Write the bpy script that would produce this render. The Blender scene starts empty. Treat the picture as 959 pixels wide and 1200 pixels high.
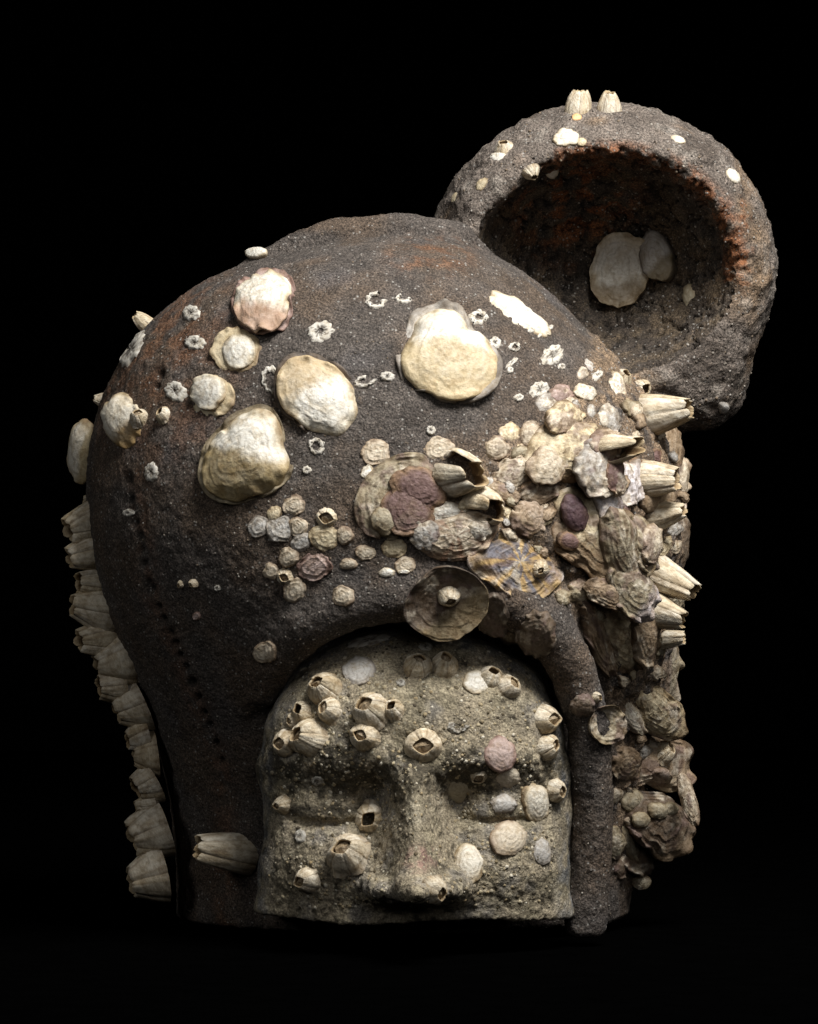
import bpy, math, random
import numpy as np
from mathutils import Vector, Matrix
from mathutils.bvhtree import BVHTree

# ------------------------------------------------------------------ camera, world, lamps, exposure
S = 0.0004            # metres per photo pixel at the object's distance
D = 5000.0            # camera distance in those pixels (2 m)
ZC = 0.2              # camera height (m)
SC = bpy.context.scene
COL = SC.collection
cam_d = bpy.data.cameras.new('camera'); cam = bpy.data.objects.new('camera', cam_d); COL.objects.link(cam)
cam.location = (0, -D * S, ZC); cam.rotation_euler = (math.radians(90), 0, 0)
cam_d.sensor_fit = 'VERTICAL'; cam_d.sensor_height = 36.0; cam_d.lens = 36.0 * D / 1200.0
cam_d.clip_start = 0.05; cam_d.clip_end = 50.0
SC.camera = cam
w = bpy.data.worlds.new('World'); SC.world = w; w.use_nodes = True
w.node_tree.nodes['Background'].inputs[0].default_value = (0, 0, 0, 1)
w.node_tree.nodes['Background'].inputs[1].default_value = 0.0
def area(name, loc, aim, size, power, col, size_y=None):
    l = bpy.data.lights.new(name, 'AREA'); o = bpy.data.objects.new(name, l); COL.objects.link(o)
    l.energy = power; l.color = col; l.size = size
    if size_y: l.shape = 'RECTANGLE'; l.size_y = size_y
    o.location = loc
    o.rotation_euler = (Vector(aim) - Vector(loc)).to_track_quat('-Z', 'Y').to_euler()
    return o
k_ = area('studio_softbox', (0.32, -0.45, 0.96), (0.04, -0.02, 0.27), 0.50, 6.2, (1.0, 0.99, 0.975), 0.34); k_.data.spread = math.radians(100)
area('studio_fill', (0.55, -1.9, 0.8), (0, 0, 0.22), 1.0, 3.3, (0.97, 0.97, 1.0))
area('studio_side', (-1.0, -0.7, 0.75), (-0.05, 0, 0.15), 0.4, 1.8, (0.98, 0.99, 1.0))
area('studio_rim', (1.1, -0.25, 0.85), (0.05, 0, 0.25), 0.4, 1.6, (1.0, 0.98, 0.95))
vs = SC.view_settings
vs.view_transform = 'Standard'; vs.look = 'None'; vs.exposure = 0.0; vs.gamma = 1.0; vs.use_curve_mapping = False
try: SC.cycles.use_denoising = True
except Exception: pass

# ------------------------------------------------------------------ noise, colour and mesh helpers
def _hash(ix, iy, iz, seed):
    h = (ix.astype(np.uint32) * np.uint32(374761393) + iy.astype(np.uint32) * np.uint32(668265263)
         + iz.astype(np.uint32) * np.uint32(2147483647) + np.uint32((seed * 974711 + 12345) & 0xffffffff))
    h = (h ^ (h >> np.uint32(13))) * np.uint32(1274126177)
    h = (h ^ (h >> np.uint32(15))) * np.uint32(2246822519)
    h = h ^ (h >> np.uint32(16))
    return h.astype(np.float32) / np.float32(4294967295.0)
def vnoise(p, seed=0):
    """value noise in -1..1 at the points p (n,3)"""
    p = np.asarray(p, np.float64)
    i = np.floor(p); f = p - i; i = i.astype(np.int64)
    f = f * f * f * (f * (f * 6 - 15) + 10)
    r = 0
    for dx in (0, 1):
        wx = f[:, 0] if dx else 1 - f[:, 0]
        for dy in (0, 1):
            wy = f[:, 1] if dy else 1 - f[:, 1]
            for dz in (0, 1):
                wz = f[:, 2] if dz else 1 - f[:, 2]
                r = r + wx * wy * wz * _hash(i[:, 0] + dx, i[:, 1] + dy, i[:, 2] + dz, seed)
    return r * 2 - 1
def fbm(p, oct=3, seed=0, gain=0.5):
    r = 0; a = 1.0; t = 0
    p = np.asarray(p, np.float64)
    for k in range(oct):
        r = r + a * vnoise(p * 2 ** k + 17.3 * k, seed + k); t += a; a *= gain
    return r / t
def sm(a, b, x):
    t = np.clip((x - a) / (b - a), 0, 1); return t * t * (3 - 2 * t)
def lin(c):
    c = np.asarray(c, float) / 255.0
    return np.where(c <= 0.04045, c / 12.92, ((c + 0.055) / 1.055) ** 2.4)
def mix(a, b, t):
    t = np.asarray(t)[..., None]; return a * (1 - t) + b * t

def mesh_obj(name, v, f, mat, parent=None, col=None, smooth=True, metres=False):
    """one mesh object; v in object pixels (x right, y away, z up from photo row 600) unless metres"""
    me = bpy.data.meshes.new(name)
    v = np.asarray(v, float)
    if not metres: v = v * S + np.array([0, 0, ZC])
    if isinstance(f, np.ndarray) and f.ndim == 2:
        n, k = f.shape
        me.vertices.add(len(v)); me.vertices.foreach_set('co', v.astype(np.float32).ravel())
        me.loops.add(n * k); me.loops.foreach_set('vertex_index', f.astype(np.int32).ravel())
        me.polygons.add(n); me.polygons.foreach_set('loop_start', np.arange(0, n * k, k, dtype=np.int32))
        me.polygons.foreach_set('loop_total', np.full(n, k, dtype=np.int32))
        me.update(calc_edges=True); me.validate()
    else:
        me.from_pydata([tuple(x) for x in v], [], [tuple(int(i) for i in q) for q in f]); me.update()
    if smooth: me.polygons.foreach_set('use_smooth', np.ones(len(me.polygons), bool))
    if col is not None:
        a = me.color_attributes.new('Col', 'FLOAT_COLOR', 'POINT')
        c = np.ones((len(v), 4), np.float32); c[:, :3] = col
        a.data.foreach_set('color', c.ravel())
    me.materials.append(mat)
    o = bpy.data.objects.new(name, me); COL.objects.link(o)
    if parent: o.parent = parent
    return o

# ------------------------------------------------------------------ materials
def new_mat(name):
    m = bpy.data.materials.new(name); m.use_nodes = True
    nt = m.node_tree; nt.nodes.clear()
    out = nt.nodes.new('ShaderNodeOutputMaterial'); b = nt.nodes.new('ShaderNodeBsdfPrincipled')
    nt.links.new(b.outputs[0], out.inputs[0])
    return m, nt, b
def N(nt, t, **kw):
    n = nt.nodes.new(t)
    for k, v in kw.items():
        if k in n.inputs: n.inputs[k].default_value = v
        else: setattr(n, k, v)
    return n
def ramp(nt, src, stops):
    r = nt.nodes.new('ShaderNodeValToRGB'); e = r.color_ramp.elements
    while len(e) < len(stops): e.new(0.5)
    for x, (p, c) in zip(e, stops):
        x.position = p; x.color = (c, c, c, 1) if np.isscalar(c) else (*c, 1)
    nt.links.new(src, r.inputs[0]); return r
def mul(nt, a, b, fac=1.0, mode='MULTIPLY'):
    m = nt.nodes.new('ShaderNodeMix'); m.data_type = 'RGBA'; m.blend_type = mode
    if hasattr(fac, 'is_linked'): nt.links.new(fac, m.inputs[0])
    else: m.inputs[0].default_value = fac
    for i, s in ((6, a), (7, b)):
        if hasattr(s, 'is_linked'): nt.links.new(s, m.inputs[i])
        else: m.inputs[i].default_value = (*s, 1)
    return m.outputs[2]
def bump(nt, height, strength, dist, prev=None):
    b = nt.nodes.new('ShaderNodeBump'); b.inputs['Strength'].default_value = strength; b.inputs['Distance'].default_value = dist
    nt.links.new(height, b.inputs['Height'])
    if prev: nt.links.new(prev, b.inputs['Normal'])
    return b.outputs[0]
def granular_mat(name, k, grain, speck, bump_d, speck_col):
    """sandy stone: vertex colour x grain noise, pale mineral specks, rough relief"""
    m, nt, b = new_mat(name)
    tc = N(nt, 'ShaderNodeTexCoord'); at = N(nt, 'ShaderNodeAttribute', attribute_name='Col')
    n1 = N(nt, 'ShaderNodeTexNoise', Scale=grain, Detail=3.0, Roughness=0.7); nt.links.new(tc.outputs['Object'], n1.inputs['Vector'])
    r1 = ramp(nt, n1.outputs[0], [(0.33, 1 - 0.75 * k), (0.5, 1 - 0.12 * k), (0.66, 1 + 0.95 * k)])
    c = mul(nt, at.outputs['Color'], r1.outputs[0])
    n2 = N(nt, 'ShaderNodeTexNoise', Scale=grain * 0.08, Detail=4.0, Roughness=0.65); nt.links.new(tc.outputs['Object'], n2.inputs['Vector'])
    r2 = ramp(nt, n2.outputs[0], [(0.3, 0.65), (0.7, 1.3)])
    c = mul(nt, c, r2.outputs[0])
    v = N(nt, 'ShaderNodeTexVoronoi', Scale=grain * 0.62); nt.links.new(tc.outputs['Object'], v.inputs['Vector'])
    sx = N(nt, 'ShaderNodeSeparateColor'); nt.links.new(v.outputs['Color'], sx.inputs[0])
    rs = ramp(nt, sx.outputs[0], [(1 - speck, 0.0), (1 - speck * 0.5, 1.0)])
    rd = ramp(nt, v.outputs['Distance'], [(0.25, 1.0), (0.45, 0.0)])
    f = N(nt, 'ShaderNodeMath', operation='MULTIPLY'); nt.links.new(rs.outputs[0], f.inputs[0]); nt.links.new(rd.outputs[0], f.inputs[1])
    c = mul(nt, c, speck_col, f.outputs[0], 'MIX')
    nt.links.new(c, b.inputs['Base Color'])
    b.inputs['Roughness'].default_value = 0.82; b.inputs['Specular IOR Level'].default_value = 0.3
    nb = bump(nt, n1.outputs[0], 1.0, bump_d)
    n3 = N(nt, 'ShaderNodeTexVoronoi', Scale=grain * 0.45); nt.links.new(tc.outputs['Object'], n3.inputs['Vector'])
    inv = N(nt, 'ShaderNodeMath', operation='SUBTRACT'); inv.inputs[0].default_value = 1.0; nt.links.new(n3.outputs['Distance'], inv.inputs[1])
    nb = bump(nt, inv.outputs[0], 0.7, bump_d * 0.7, nb)
    nt.links.new(nb, b.inputs['Normal'])
    return m
def shell_mat(name, scale, bump_d, rough=0.55, coord='Object', vary=0.0, dirt=0.0):
    m, nt, b = new_mat(name)
    tc = N(nt, 'ShaderNodeTexCoord'); at = N(nt, 'ShaderNodeAttribute', attribute_name='Col')
    n1 = N(nt, 'ShaderNodeTexNoise', Scale=scale, Detail=5.0, Roughness=0.65); nt.links.new(tc.outputs[coord], n1.inputs['Vector'])
    r1 = ramp(nt, n1.outputs[0], [(0.3, (0.80, 0.77, 0.71)), (0.5, (0.96, 0.95, 0.93)), (0.7, (1.04, 1.04, 1.03))])
    c = mul(nt, at.outputs['Color'], r1.outputs[0])
    n2 = N(nt, 'ShaderNodeTexNoise', Scale=scale * 0.22, Detail=6.0, Roughness=0.7); nt.links.new(tc.outputs[coord], n2.inputs['Vector'])
    r2 = ramp(nt, n2.outputs[0], [(0.36, (0.76, 0.68, 0.56)), (0.52, (1, 1, 1))])
    c = mul(nt, c, r2.outputs[0], 0.75)
    if vary:
        oi = N(nt, 'ShaderNodeObjectInfo')
        r3 = ramp(nt, oi.outputs['Random'], [(0.0, (0.86, 0.80, 0.70)), (0.5, (1.0, 0.98, 0.95)), (1.0, (1.02, 1.02, 1.04))])
        c = mul(nt, c, r3.outputs[0], vary)
    if dirt:                                    # brown silt caught in the pores
        n3 = N(nt, 'ShaderNodeTexNoise', Scale=scale * 0.45, Detail=8.0, Roughness=0.8); nt.links.new(tc.outputs[coord], n3.inputs['Vector'])
        r4 = ramp(nt, n3.outputs[0], [(0.40, (0.30, 0.24, 0.18)), (0.50, (0.85, 0.80, 0.74)), (0.56, (1, 1, 1)), (0.66, (1.08, 1.09, 1.12))])
        c = mul(nt, c, r4.outputs[0], dirt)
    nt.links.new(c, b.inputs['Base Color'])
    b.inputs['Roughness'].default_value = rough; b.inputs['Specular IOR Level'].default_value = 0.35
    nb = bump(nt, n2.outputs[0], 0.6, bump_d * 2.5)
    nb = bump(nt, n1.outputs[0], 0.8, bump_d, nb)
    nt.links.new(nb, b.inputs['Normal'])
    return m
M_HOOD = granular_mat('dark_sandy_crust', 1, 1100, 0.10, 0.0010, (0.30, 0.28, 0.25))
M_FACE = granular_mat('weathered_stone', 0.65, 1000, 0.10, 0.0009, (0.42, 0.38, 0.28))
M_SHELL = shell_mat('shell', 700, 0.0005, dirt=0.12)
M_BARN = shell_mat('barnacle_shell', 5.0, 0.0006, 0.65, vary=1.0, dirt=0.45)
M_SCAR = shell_mat('chalky_scar', 1400, 0.0004, 0.8)
M_OYST = shell_mat('weathered_oyster', 620, 0.0006, 0.6, dirt=0.5)
M_CRUST = shell_mat('crust_grain', 1500, 0.0003, 0.8)
def plain(name, c, rough):
    m, nt, b = new_mat(name); 
    tc = N(nt, 'ShaderNodeTexCoord'); n = N(nt, 'ShaderNodeTexNoise', Scale=60.0, Detail=4.0); nt.links.new(tc.outputs['Object'], n.inputs['Vector'])
    r = ramp(nt, n.outputs[0], [(0.3, tuple(x * 0.7 for x in c)), (0.7, c)]); nt.links.new(r.outputs[0], b.inputs['Base Color'])
    b.inputs['Roughness'].default_value = rough; b.inputs['Specular IOR Level'].default_value = 0.0
    return m
M_CLOTH = plain('black_velvet', (0.0007, 0.0007, 0.0007), 1.0)

# ------------------------------------------------------------------ the setting: black studio cloth
def sheet(name, v, label):
    o = mesh_obj(name, v, [(0, 1, 2, 3)], M_CLOTH, metres=True, smooth=False)
    o['kind'] = 'structure'; return o
sheet('table_surface', [(-2, -1.2, 0), (2, -1.2, 0), (2, 1.5, 0), (-2, 1.5, 0)], '')
sheet('backdrop', [(-2, 1.496, 0.004), (2, 1.496, 0.004), (2, 1.496, 2.4), (-2, 1.496, 2.4)], '')

# ------------------------------------------------------------------ implicit surfaces
def smin(a, b, k):
    h = np.clip(0.5 + 0.5 * (b - a) / k, 0, 1); return b + (a - b) * h - k * h * (1 - h)
def smax(a, b, k): return -smin(-a, -b, k)
def surface_nets(F, org, h):
    """naive surface nets of the grid F (nx,ny,nz); returns vertices and quads"""
    nx, ny, nz = F.shape
    neg = F < 0
    s = neg[:-1, :-1, :-1].astype(np.uint8)
    off = [(i, j, k) for i in (0, 1) for j in (0, 1) for k in (0, 1)]
    s = sum(neg[i:nx - 1 + i, j:ny - 1 + j, k:nz - 1 + k].astype(np.uint8) for i, j, k in off)
    act = (s > 0) & (s < 8)
    I, J, K = np.nonzero(act)
    idx = np.full(act.shape, -1, np.int32); idx[I, J, K] = np.arange(len(I))
    c = np.stack([F[I + i, J + j, K + k] for i, j, k in off], 1)
    P = np.zeros((len(I), 3)); cnt = np.zeros(len(I))
    offa = np.array(off, float)
    for a in range(8):
        for b in range(a + 1, 8):
            if abs(offa[a] - offa[b]).sum() != 1: continue
            x = (c[:, a] < 0) != (c[:, b] < 0)
            t = c[x, a] / (c[x, a] - c[x, b])
            P[x] += offa[a] + t[:, None] * (offa[b] - offa[a]); cnt[x] += 1
    P = P / cnt[:, None] + np.stack([I, J, K], 1)
    V = P * h + np.asarray(org, float)
    Q = []
    for ax in range(3):
        sl0 = [slice(1, -1)] * 3; sl1 = [slice(1, -1)] * 3
        sl0[ax] = slice(0, -1); sl1[ax] = slice(1, None)
        a = neg[tuple(sl0)]; b = neg[tuple(sl1)]
        e = np.argwhere(a != b); fl = a[tuple(e.T)]
        base = e + 1; base[:, ax] -= 1
        u, w_ = [x for x in range(3) if x != ax]
        if ax == 1: u, w_ = w_, u
        du = np.zeros(3, int); du[u] = 1; dw = np.zeros(3, int); dw[w_] = 1
        g = lambda d: idx[tuple((base - d).T)]
        q = np.stack([g(du + dw), g(dw), g(du * 0), g(du)], 1)
        q[~fl] = q[~fl][:, ::-1]
        Q.append(q)
    Q = np.concatenate(Q)
    Q = Q[(Q >= 0).all(1)]
    return V, Q
def grid(lo, hi, h):
    ax = [np.arange(lo[i], hi[i] + h, h, dtype=np.float32) for i in range(3)]
    return ax[0][:, None, None], ax[1][None, :, None], ax[2][None, None, :]
def tube_sdf(X, Y, Z, pts, r):
    d = None
    for (a, b, ra, rb) in zip(pts[:-1], pts[1:], r[:-1], r[1:]):
        a = np.asarray(a, np.float32); b = np.asarray(b, np.float32); ab = b - a
        t = np.clip(((X - a[0]) * ab[0] + (Y - a[1]) * ab[1] + (Z - a[2]) * ab[2]) / float(ab @ ab), 0, 1)
        q = np.sqrt((X - a[0] - t * ab[0]) ** 2 + (Y - a[1] - t * ab[1]) ** 2 + (Z - a[2] - t * ab[2]) ** 2) - (ra + (rb - ra) * t)
        d = q if d is None else np.minimum(d, q)
    return d
def U(px, py, y=0.0):
    """object-space point seen at photo pixel (px,py) at depth y"""
    k = 1 + y / D
    return np.array([(px - 479.5) * k, y, (600 - py) * k])
def pix(V):
    k = 1 + V[:, 1] / D
    return V[:, 0] / k + 479.5, 600 - V[:, 2] / k

# --- hood: silhouette and depth tables (row, left, right, front, back)
HT = np.array([
    (279, 440, 520, 90, 220), (285, 386, 547, 30, 290), (296, 330, 578, -25, 335), (310, 283, 604, -55, 358), (328, 240, 628, -85, 378), (350, 203, 652, -112, 395), (390, 162, 692, -143, 415), (430, 136, 726, -168, 430),
    (470, 118, 758, -186, 440), (520, 106, 782, -202, 446), (570, 102, 795, -212, 448), (620, 105, 797, -216, 446),
    (680, 116, 794, -206, 440), (740, 134, 786, -184, 432), (800, 158, 776, -152, 424), (860, 179, 766, -116, 416),
    (920, 194, 758, -86, 408), (980, 202, 752, -64, 400), (1040, 206, 744, -50, 395), (1092, 204, 738, -44, 390)], float)
KH = 1.022
Hz = (600 - HT[:, 0]) * KH; HL = (HT[:, 1] - 479.5) * KH; HR = (HT[:, 2] - 479.5) * KH
def hood_tab(z, c): return np.interp(z, Hz[::-1], c[::-1]).astype(np.float32)
def smooth_tab(zs, c):
    """table value, smoothed over neighbouring rows so that no facet shows"""
    return sum(hood_tab(zs + d, c) * w_ for d, w_ in ((-18, .15), (-9, .22), (0, .26), (9, .22), (18, .15)))
def arch2d(X, Z, cx, half, top, shoulder, p=2.3):
    """2-D arch: straight sides below the shoulder, superelliptic head above it"""
    u = np.abs(X - cx) / half; v = np.maximum(Z - shoulder, 0) / (top - shoulder)
    return (np.power(np.power(u, p) + np.power(v, p), 1 / p) - 1) * half
BASEZ = -490.0
STITCH = [(150, 560), (153, 585), (158, 612), (163, 628), (166, 644), (169, 660), (174, 682), (177, 690), (186, 712), (192, 726), (200, 742), (206, 754), (212, 768), (219, 782), (226, 800), (233, 818), (240, 836), (246, 850), (253, 872), (259, 892), (183, 452), (187, 437)]
def hood_sdf(X, Y, Z):
    zs = Z.ravel()
    L, R, F, B = (smooth_tab(zs, c)[None, None, :] for c in (HL, HR, HT[:, 3], HT[:, 4]))
    cx = (L + R) / 2; a = np.maximum((R - L) / 2, 4); cy = (F + B) / 2; b = np.maximum((B - F) / 2, 4)
    f = (np.power(np.power(np.abs(X - cx) / a, 2.15) + np.power(np.abs(Y - cy) / b, 2.15), 1 / 2.15) - 1) * np.minimum(a, b) * 0.9
    f = np.maximum(f, Z - Hz[0])
    # rear roll along the crown
    f = smin(f, tube_sdf(X, Y, Z, [U(250, 356, 120), U(300, 322, 122), U(350, 296, 125), U(400, 280, 125), U(470, 275, 130), U(535, 284, 135), U(575, 312, 150)], [16, 22, 25, 26, 26, 24, 14]), 10)
    # the face opening, with a rolled rim
    o = arch2d(X, Z, 6.0, 176.0, -122.0, -300.0)
    o = o - np.minimum(np.maximum(-(Y + 100), 0) * 0.8, 60) * np.clip((-118 - Z) / 120, 0, 1)
    o = np.maximum(o, Y + 100)
    f = smax(f, -o, 40)
    rim = [(312, 812, -112), (330, 770, -142), (362, 735, -166), (405, 710, -180), (455, 698, -185), (520, 695, -187), (585, 698, -183), (636, 726, -164), (672, 785, -140), (689, 850, -118), (694, 930, -98), (692, 1010, -86), (686, 1088, -78)]
    f = smin(f, tube_sdf(X, Y, Z, [U(*q) for q in rim], [12, 20, 24, 25, 25, 25, 26, 27, 26, 25, 24, 24, 25]), 30)
    f = smax(f, BASEZ - Z, 10)
    return f
def pin_holes(V, Nn):
    px, py = pix(V)
    d = np.zeros(len(V)); front = Nn[:, 1] < 0.1
    for i, (a, b) in enumerate(STITCH):
        r = 3.4 if i % 7 else 5.0
        q = np.hypot(px - a, (py - b) * 0.8)
        d = np.maximum(d, np.where(front, np.exp(-(q / r) ** 2), 0))
    return d
def vert_normals(V, Q):
    n = np.cross(V[Q[:, 2]] - V[Q[:, 0]], V[Q[:, 3]] - V[Q[:, 1]])
    o = np.zeros_like(V)
    for k in range(4): np.add.at(o, Q[:, k], n)
    return o / np.maximum(np.linalg.norm(o, axis=1), 1e-9)[:, None]
def cluster_mask(px, py):
    """where the dense oyster growth covers the right of the hood"""
    b = np.interp(py, [440, 480, 520, 560, 600, 650, 690, 720, 760, 850, 1000, 1060], [690, 650, 590, 520, 480, 520, 640, 672, 700, 716, 722, 740])
    return sm(-6, 10, px - b) * sm(1056, 1030, py)
def build_hood(parent):
    h = 3.2
    X, Y, Z = grid((-400, -250, -500), (350, 465, 365), h)
    F = hood_sdf(X, Y, Z)
    V, Q = surface_nets(F, (-400, -250, -500), h)
    n = vert_normals(V, Q); px, py = pix(V)
    cm = cluster_mask(px, py) * (n[:, 1] < 0.5)
    face_zone = sm(30, 0, arch2d(V[:, 0], V[:, 2], 7, 186, -118, -300))
    d = fbm(V / 60.0, 3, 3) * 2.6 + fbm(V / 8.0, 3, 9) * 1.5 + fbm(V / 3.4, 2, 12) * 1.1
    d += cm * (fbm(V / 16.0, 3, 21) * 7.0 + 2)
    ph = pin_holes(V, n); d -= ph * 6
    V2 = V + n * d[:, None]
    # colours of the crust itself
    dark = lin((82, 75, 69)); brown = lin((88, 75, 63)); rust = lin((112, 78, 54)); blue = lin((84, 83, 86)); tan = lin((140, 118, 94))
    t = fbm(V / 60.0, 4, 31)
    c = mix(np.tile(dark, (len(V), 1)), brown, sm(-0.25, 0.45, t))
    c = mix(c, blue, sm(0.15, 0.6, fbm(V / 80.0, 3, 41)) * 0.3)
    red = sm(150, 20, np.hypot((px - 180), (py - 410) * 0.75)) * sm(-0.3, 0.4, fbm(V / 22., 3, 51))
    red = np.maximum(red, sm(60, 8, np.hypot((px - 505) * 0.8, (py - 300) * 1.6)) * sm(-0.2, 0.5, fbm(V / 12., 3, 52)))
    red = np.maximum(red, 0.55 * sm(22, 0, np.abs(px - np.interp(py, [500, 700, 900], [150, 178, 262]))) * sm(500, 540, py) * sm(-0.4, 0.4, fbm(V / 14., 3, 53)))
    c = mix(c, rust, np.clip(red, 0, 1) * 0.75)
    c = mix(c, tan, cm * sm(-0.5, 0.4, fbm(V / 14., 3, 61)) * 0.8)
    c = c * (1 - 0.8 * ph[:, None])
    return mesh_obj('hood', V2, Q, M_HOOD, parent, c), V2, Q

# --- hollow bowl behind the hood
BC = np.array([240.0, 300.0, 304.0])
def bowl_sdf(X, Y, Z):
    def ell(c, r):
        x, y, z = (X - c[0]) / r[0], (Y - c[1]) / r[1], (Z - c[2]) / r[2]
        k = np.sqrt(x * x + y * y + z * z)
        return (k - 1) * min(r)
    f = ell(BC, (216, 190, 203))
    n = np.array([0.12, -0.985, -0.06]); n /= np.linalg.norm(n)
    cut = (X - BC[0]) * n[0] + (Y - BC[1]) * n[1] + (Z - BC[2]) * n[2] - 118
    f = smax(f, cut, 46)
    f = smin(f, np.sqrt((X - 356) ** 2 + (Y - 290) ** 2 + (Z - 158) ** 2) - 58, 40)
    oc = BC + n * 112 + np.array([-14, 0, 6])
    f = smax(f, -ell(oc, (158, 190, 132)), 20)
    return f
def build_bowl(parent):
    h = 3.2; lo = (0, 90, 90)
    X, Y, Z = grid(lo, (480, 510, 530), h)
    V, Q = surface_nets(bowl_sdf(X, Y, Z), lo, h)
    n = vert_normals(V, Q); px, py = pix(V)
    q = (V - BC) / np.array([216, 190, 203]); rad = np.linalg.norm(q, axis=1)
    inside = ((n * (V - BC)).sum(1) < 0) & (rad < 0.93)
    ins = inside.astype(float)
    # cracked crust inside: plates parted by fissures
    W_ = V / 34.0 + 0.35 * np.stack([fbm(V / 20., 2, s) for s in (71, 72, 73)], 1)
    a = np.abs(fbm(W_, 2, 75)); b = np.abs(fbm(W_ * 1.1 + 9, 2, 76)); crack = np.maximum(sm(0.07, 0.0, a), sm(0.06, 0.0, b))
    d = fbm(V / 50., 3, 5) * 6 + fbm(V / 16., 3, 6) * 4.0 + fbm(V / 4.5, 2, 7) * 1.5
    d -= ins * crack * 8
    edge = sm(18, 0, np.abs(np.hypot((px - 712) / 1.18, py - 304) - 127)) * sm(150, 180, V[:, 1] + 60) 
    rag = edge * ((py < 330) & (px > 650)) * (px + (330 - py) * 1.2 > 740)
    d += rag * fbm(V / 7., 2, 8) * 8
    V2 = V + n * d[:, None]
    grey = lin((112, 102, 93)); dk = lin((84, 75, 67)); warm = lin((134, 110, 84)); orange = lin((132, 82, 48)); pale = lin((150, 141, 130))
    c = mix(np.tile(grey, (len(V), 1)), dk, sm(-0.2, 0.5, fbm(V / 50., 3, 81)))
    c = mix(c, warm, sm(0.05, 0.5, fbm(V / 70., 3, 82)) * 0.7)
    c = mix(c, pale, sm(0.15, 0.55, fbm(V / 18., 3, 83)) * 0.5)
    c = mix(c, mix(np.tile(lin((62, 54, 46)), (len(V), 1)), lin((92, 78, 60)), sm(-0.2, 0.5, fbm(V / 24., 3, 87))), ins * sm(150, 215, V[:, 1] + 20 * fbm(V / 30., 2, 88)) * 0.85)      # inside turns a darker, mottled brown towards the back
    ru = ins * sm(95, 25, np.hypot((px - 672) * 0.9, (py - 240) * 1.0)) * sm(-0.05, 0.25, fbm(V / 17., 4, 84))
    ru = np.maximum(ru, rag * sm(-0.35, 0.1, fbm(V / 8., 3, 85)))
    ru = np.maximum(ru, sm(13, 3, np.abs(px - 872)) * sm(70, 30, np.abs(py - 285)) * sm(-0.1, 0.3, fbm(V / 8., 3, 86)))
    c = mix(c, orange, np.clip(ru, 0, 1) * 0.85)
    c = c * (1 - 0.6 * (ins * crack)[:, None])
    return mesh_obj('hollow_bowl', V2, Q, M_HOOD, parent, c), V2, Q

# --- the stone face
FB = -462.0
def face_front(x, z):
    """depth of the front of the face at x, z (negative is nearer)"""
    g = lambda cx, cz, sx, sz: np.exp(-((x - cx) / sx) ** 2 - ((z - cz) / sz) ** 2)
    y = -128 - 78 * (1 - (np.abs(x - 5) / 184) ** 2.0)
    y = y + 50 * sm(-255, -124, z) ** 1.5                      # forehead falls back at the top
    y = y - 8 * g(5, -225, 110, 45)
    brow = -292 + 14 * np.cos((np.abs(x - 5) - 80) / 52.0)
    y = y - 10 * np.exp(-((z - brow) / 26.0) ** 2) * sm(172, 130, np.abs(x - 5)) * (1 - 0.5 * np.exp(-((x - 5) / 26) ** 2))
    y = y + 19 * g(-84, -330, 58, 30) + 19 * g(96, -328, 58, 30) + 20 * g(-42, -322, 20, 26) + 20 * g(54, -322, 20, 26)   # sockets
    y = y - 17 * g(-95, -334, 42, 20) - 17 * g(102, -332, 42, 20)   # closed lids
    y = y + 8 * np.exp(-((z + 353 - 5 * ((x + 95) / 40) ** 2) / 5.0) ** 2) * np.exp(-((x + 95) / 48) ** 4)
    y = y + 7 * np.exp(-((z + 351 - 5 * ((x - 102) / 40) ** 2) / 5.0) ** 2) * np.exp(-((x - 102) / 48) ** 4)
    t = np.clip((-295 - z) / 120.0, 0, 1.0)                     # nose, from root to tip
    wd = 21 + 9 * t; ht = 30 + 48 * t
    y = y - ht * np.exp(-((x - 6 - 3 * t) / wd) ** 2) * sm(-262, -300, z) * sm(-452, -426, z)
    y = y - 26 * g(10, -415, 28, 20) - 26 * np.exp(-((x - 9) / 54.0) ** 4 - ((z + 421) / 18.0) ** 2)
    y = y + 9 * g(-22, -414, 6, 14) + 9 * g(40, -414, 6, 14)
    y = y - 22 * g(-38, -422, 16, 15) - 22 * g(54, -422, 16, 15)      # wings of the nose
    y = y + 14 * g(-8, -440, 12, 8) + 14 * g(28, -440, 12, 8)
    y = y - 16 * g(-105, -400, 55, 42) - 16 * g(112, -400, 55, 42)    # cheeks
    y = y + 14 * g(-40, -372, 17, 38) + 14 * g(54, -372, 17, 38)      # hollows beside the nose
    return y
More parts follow.
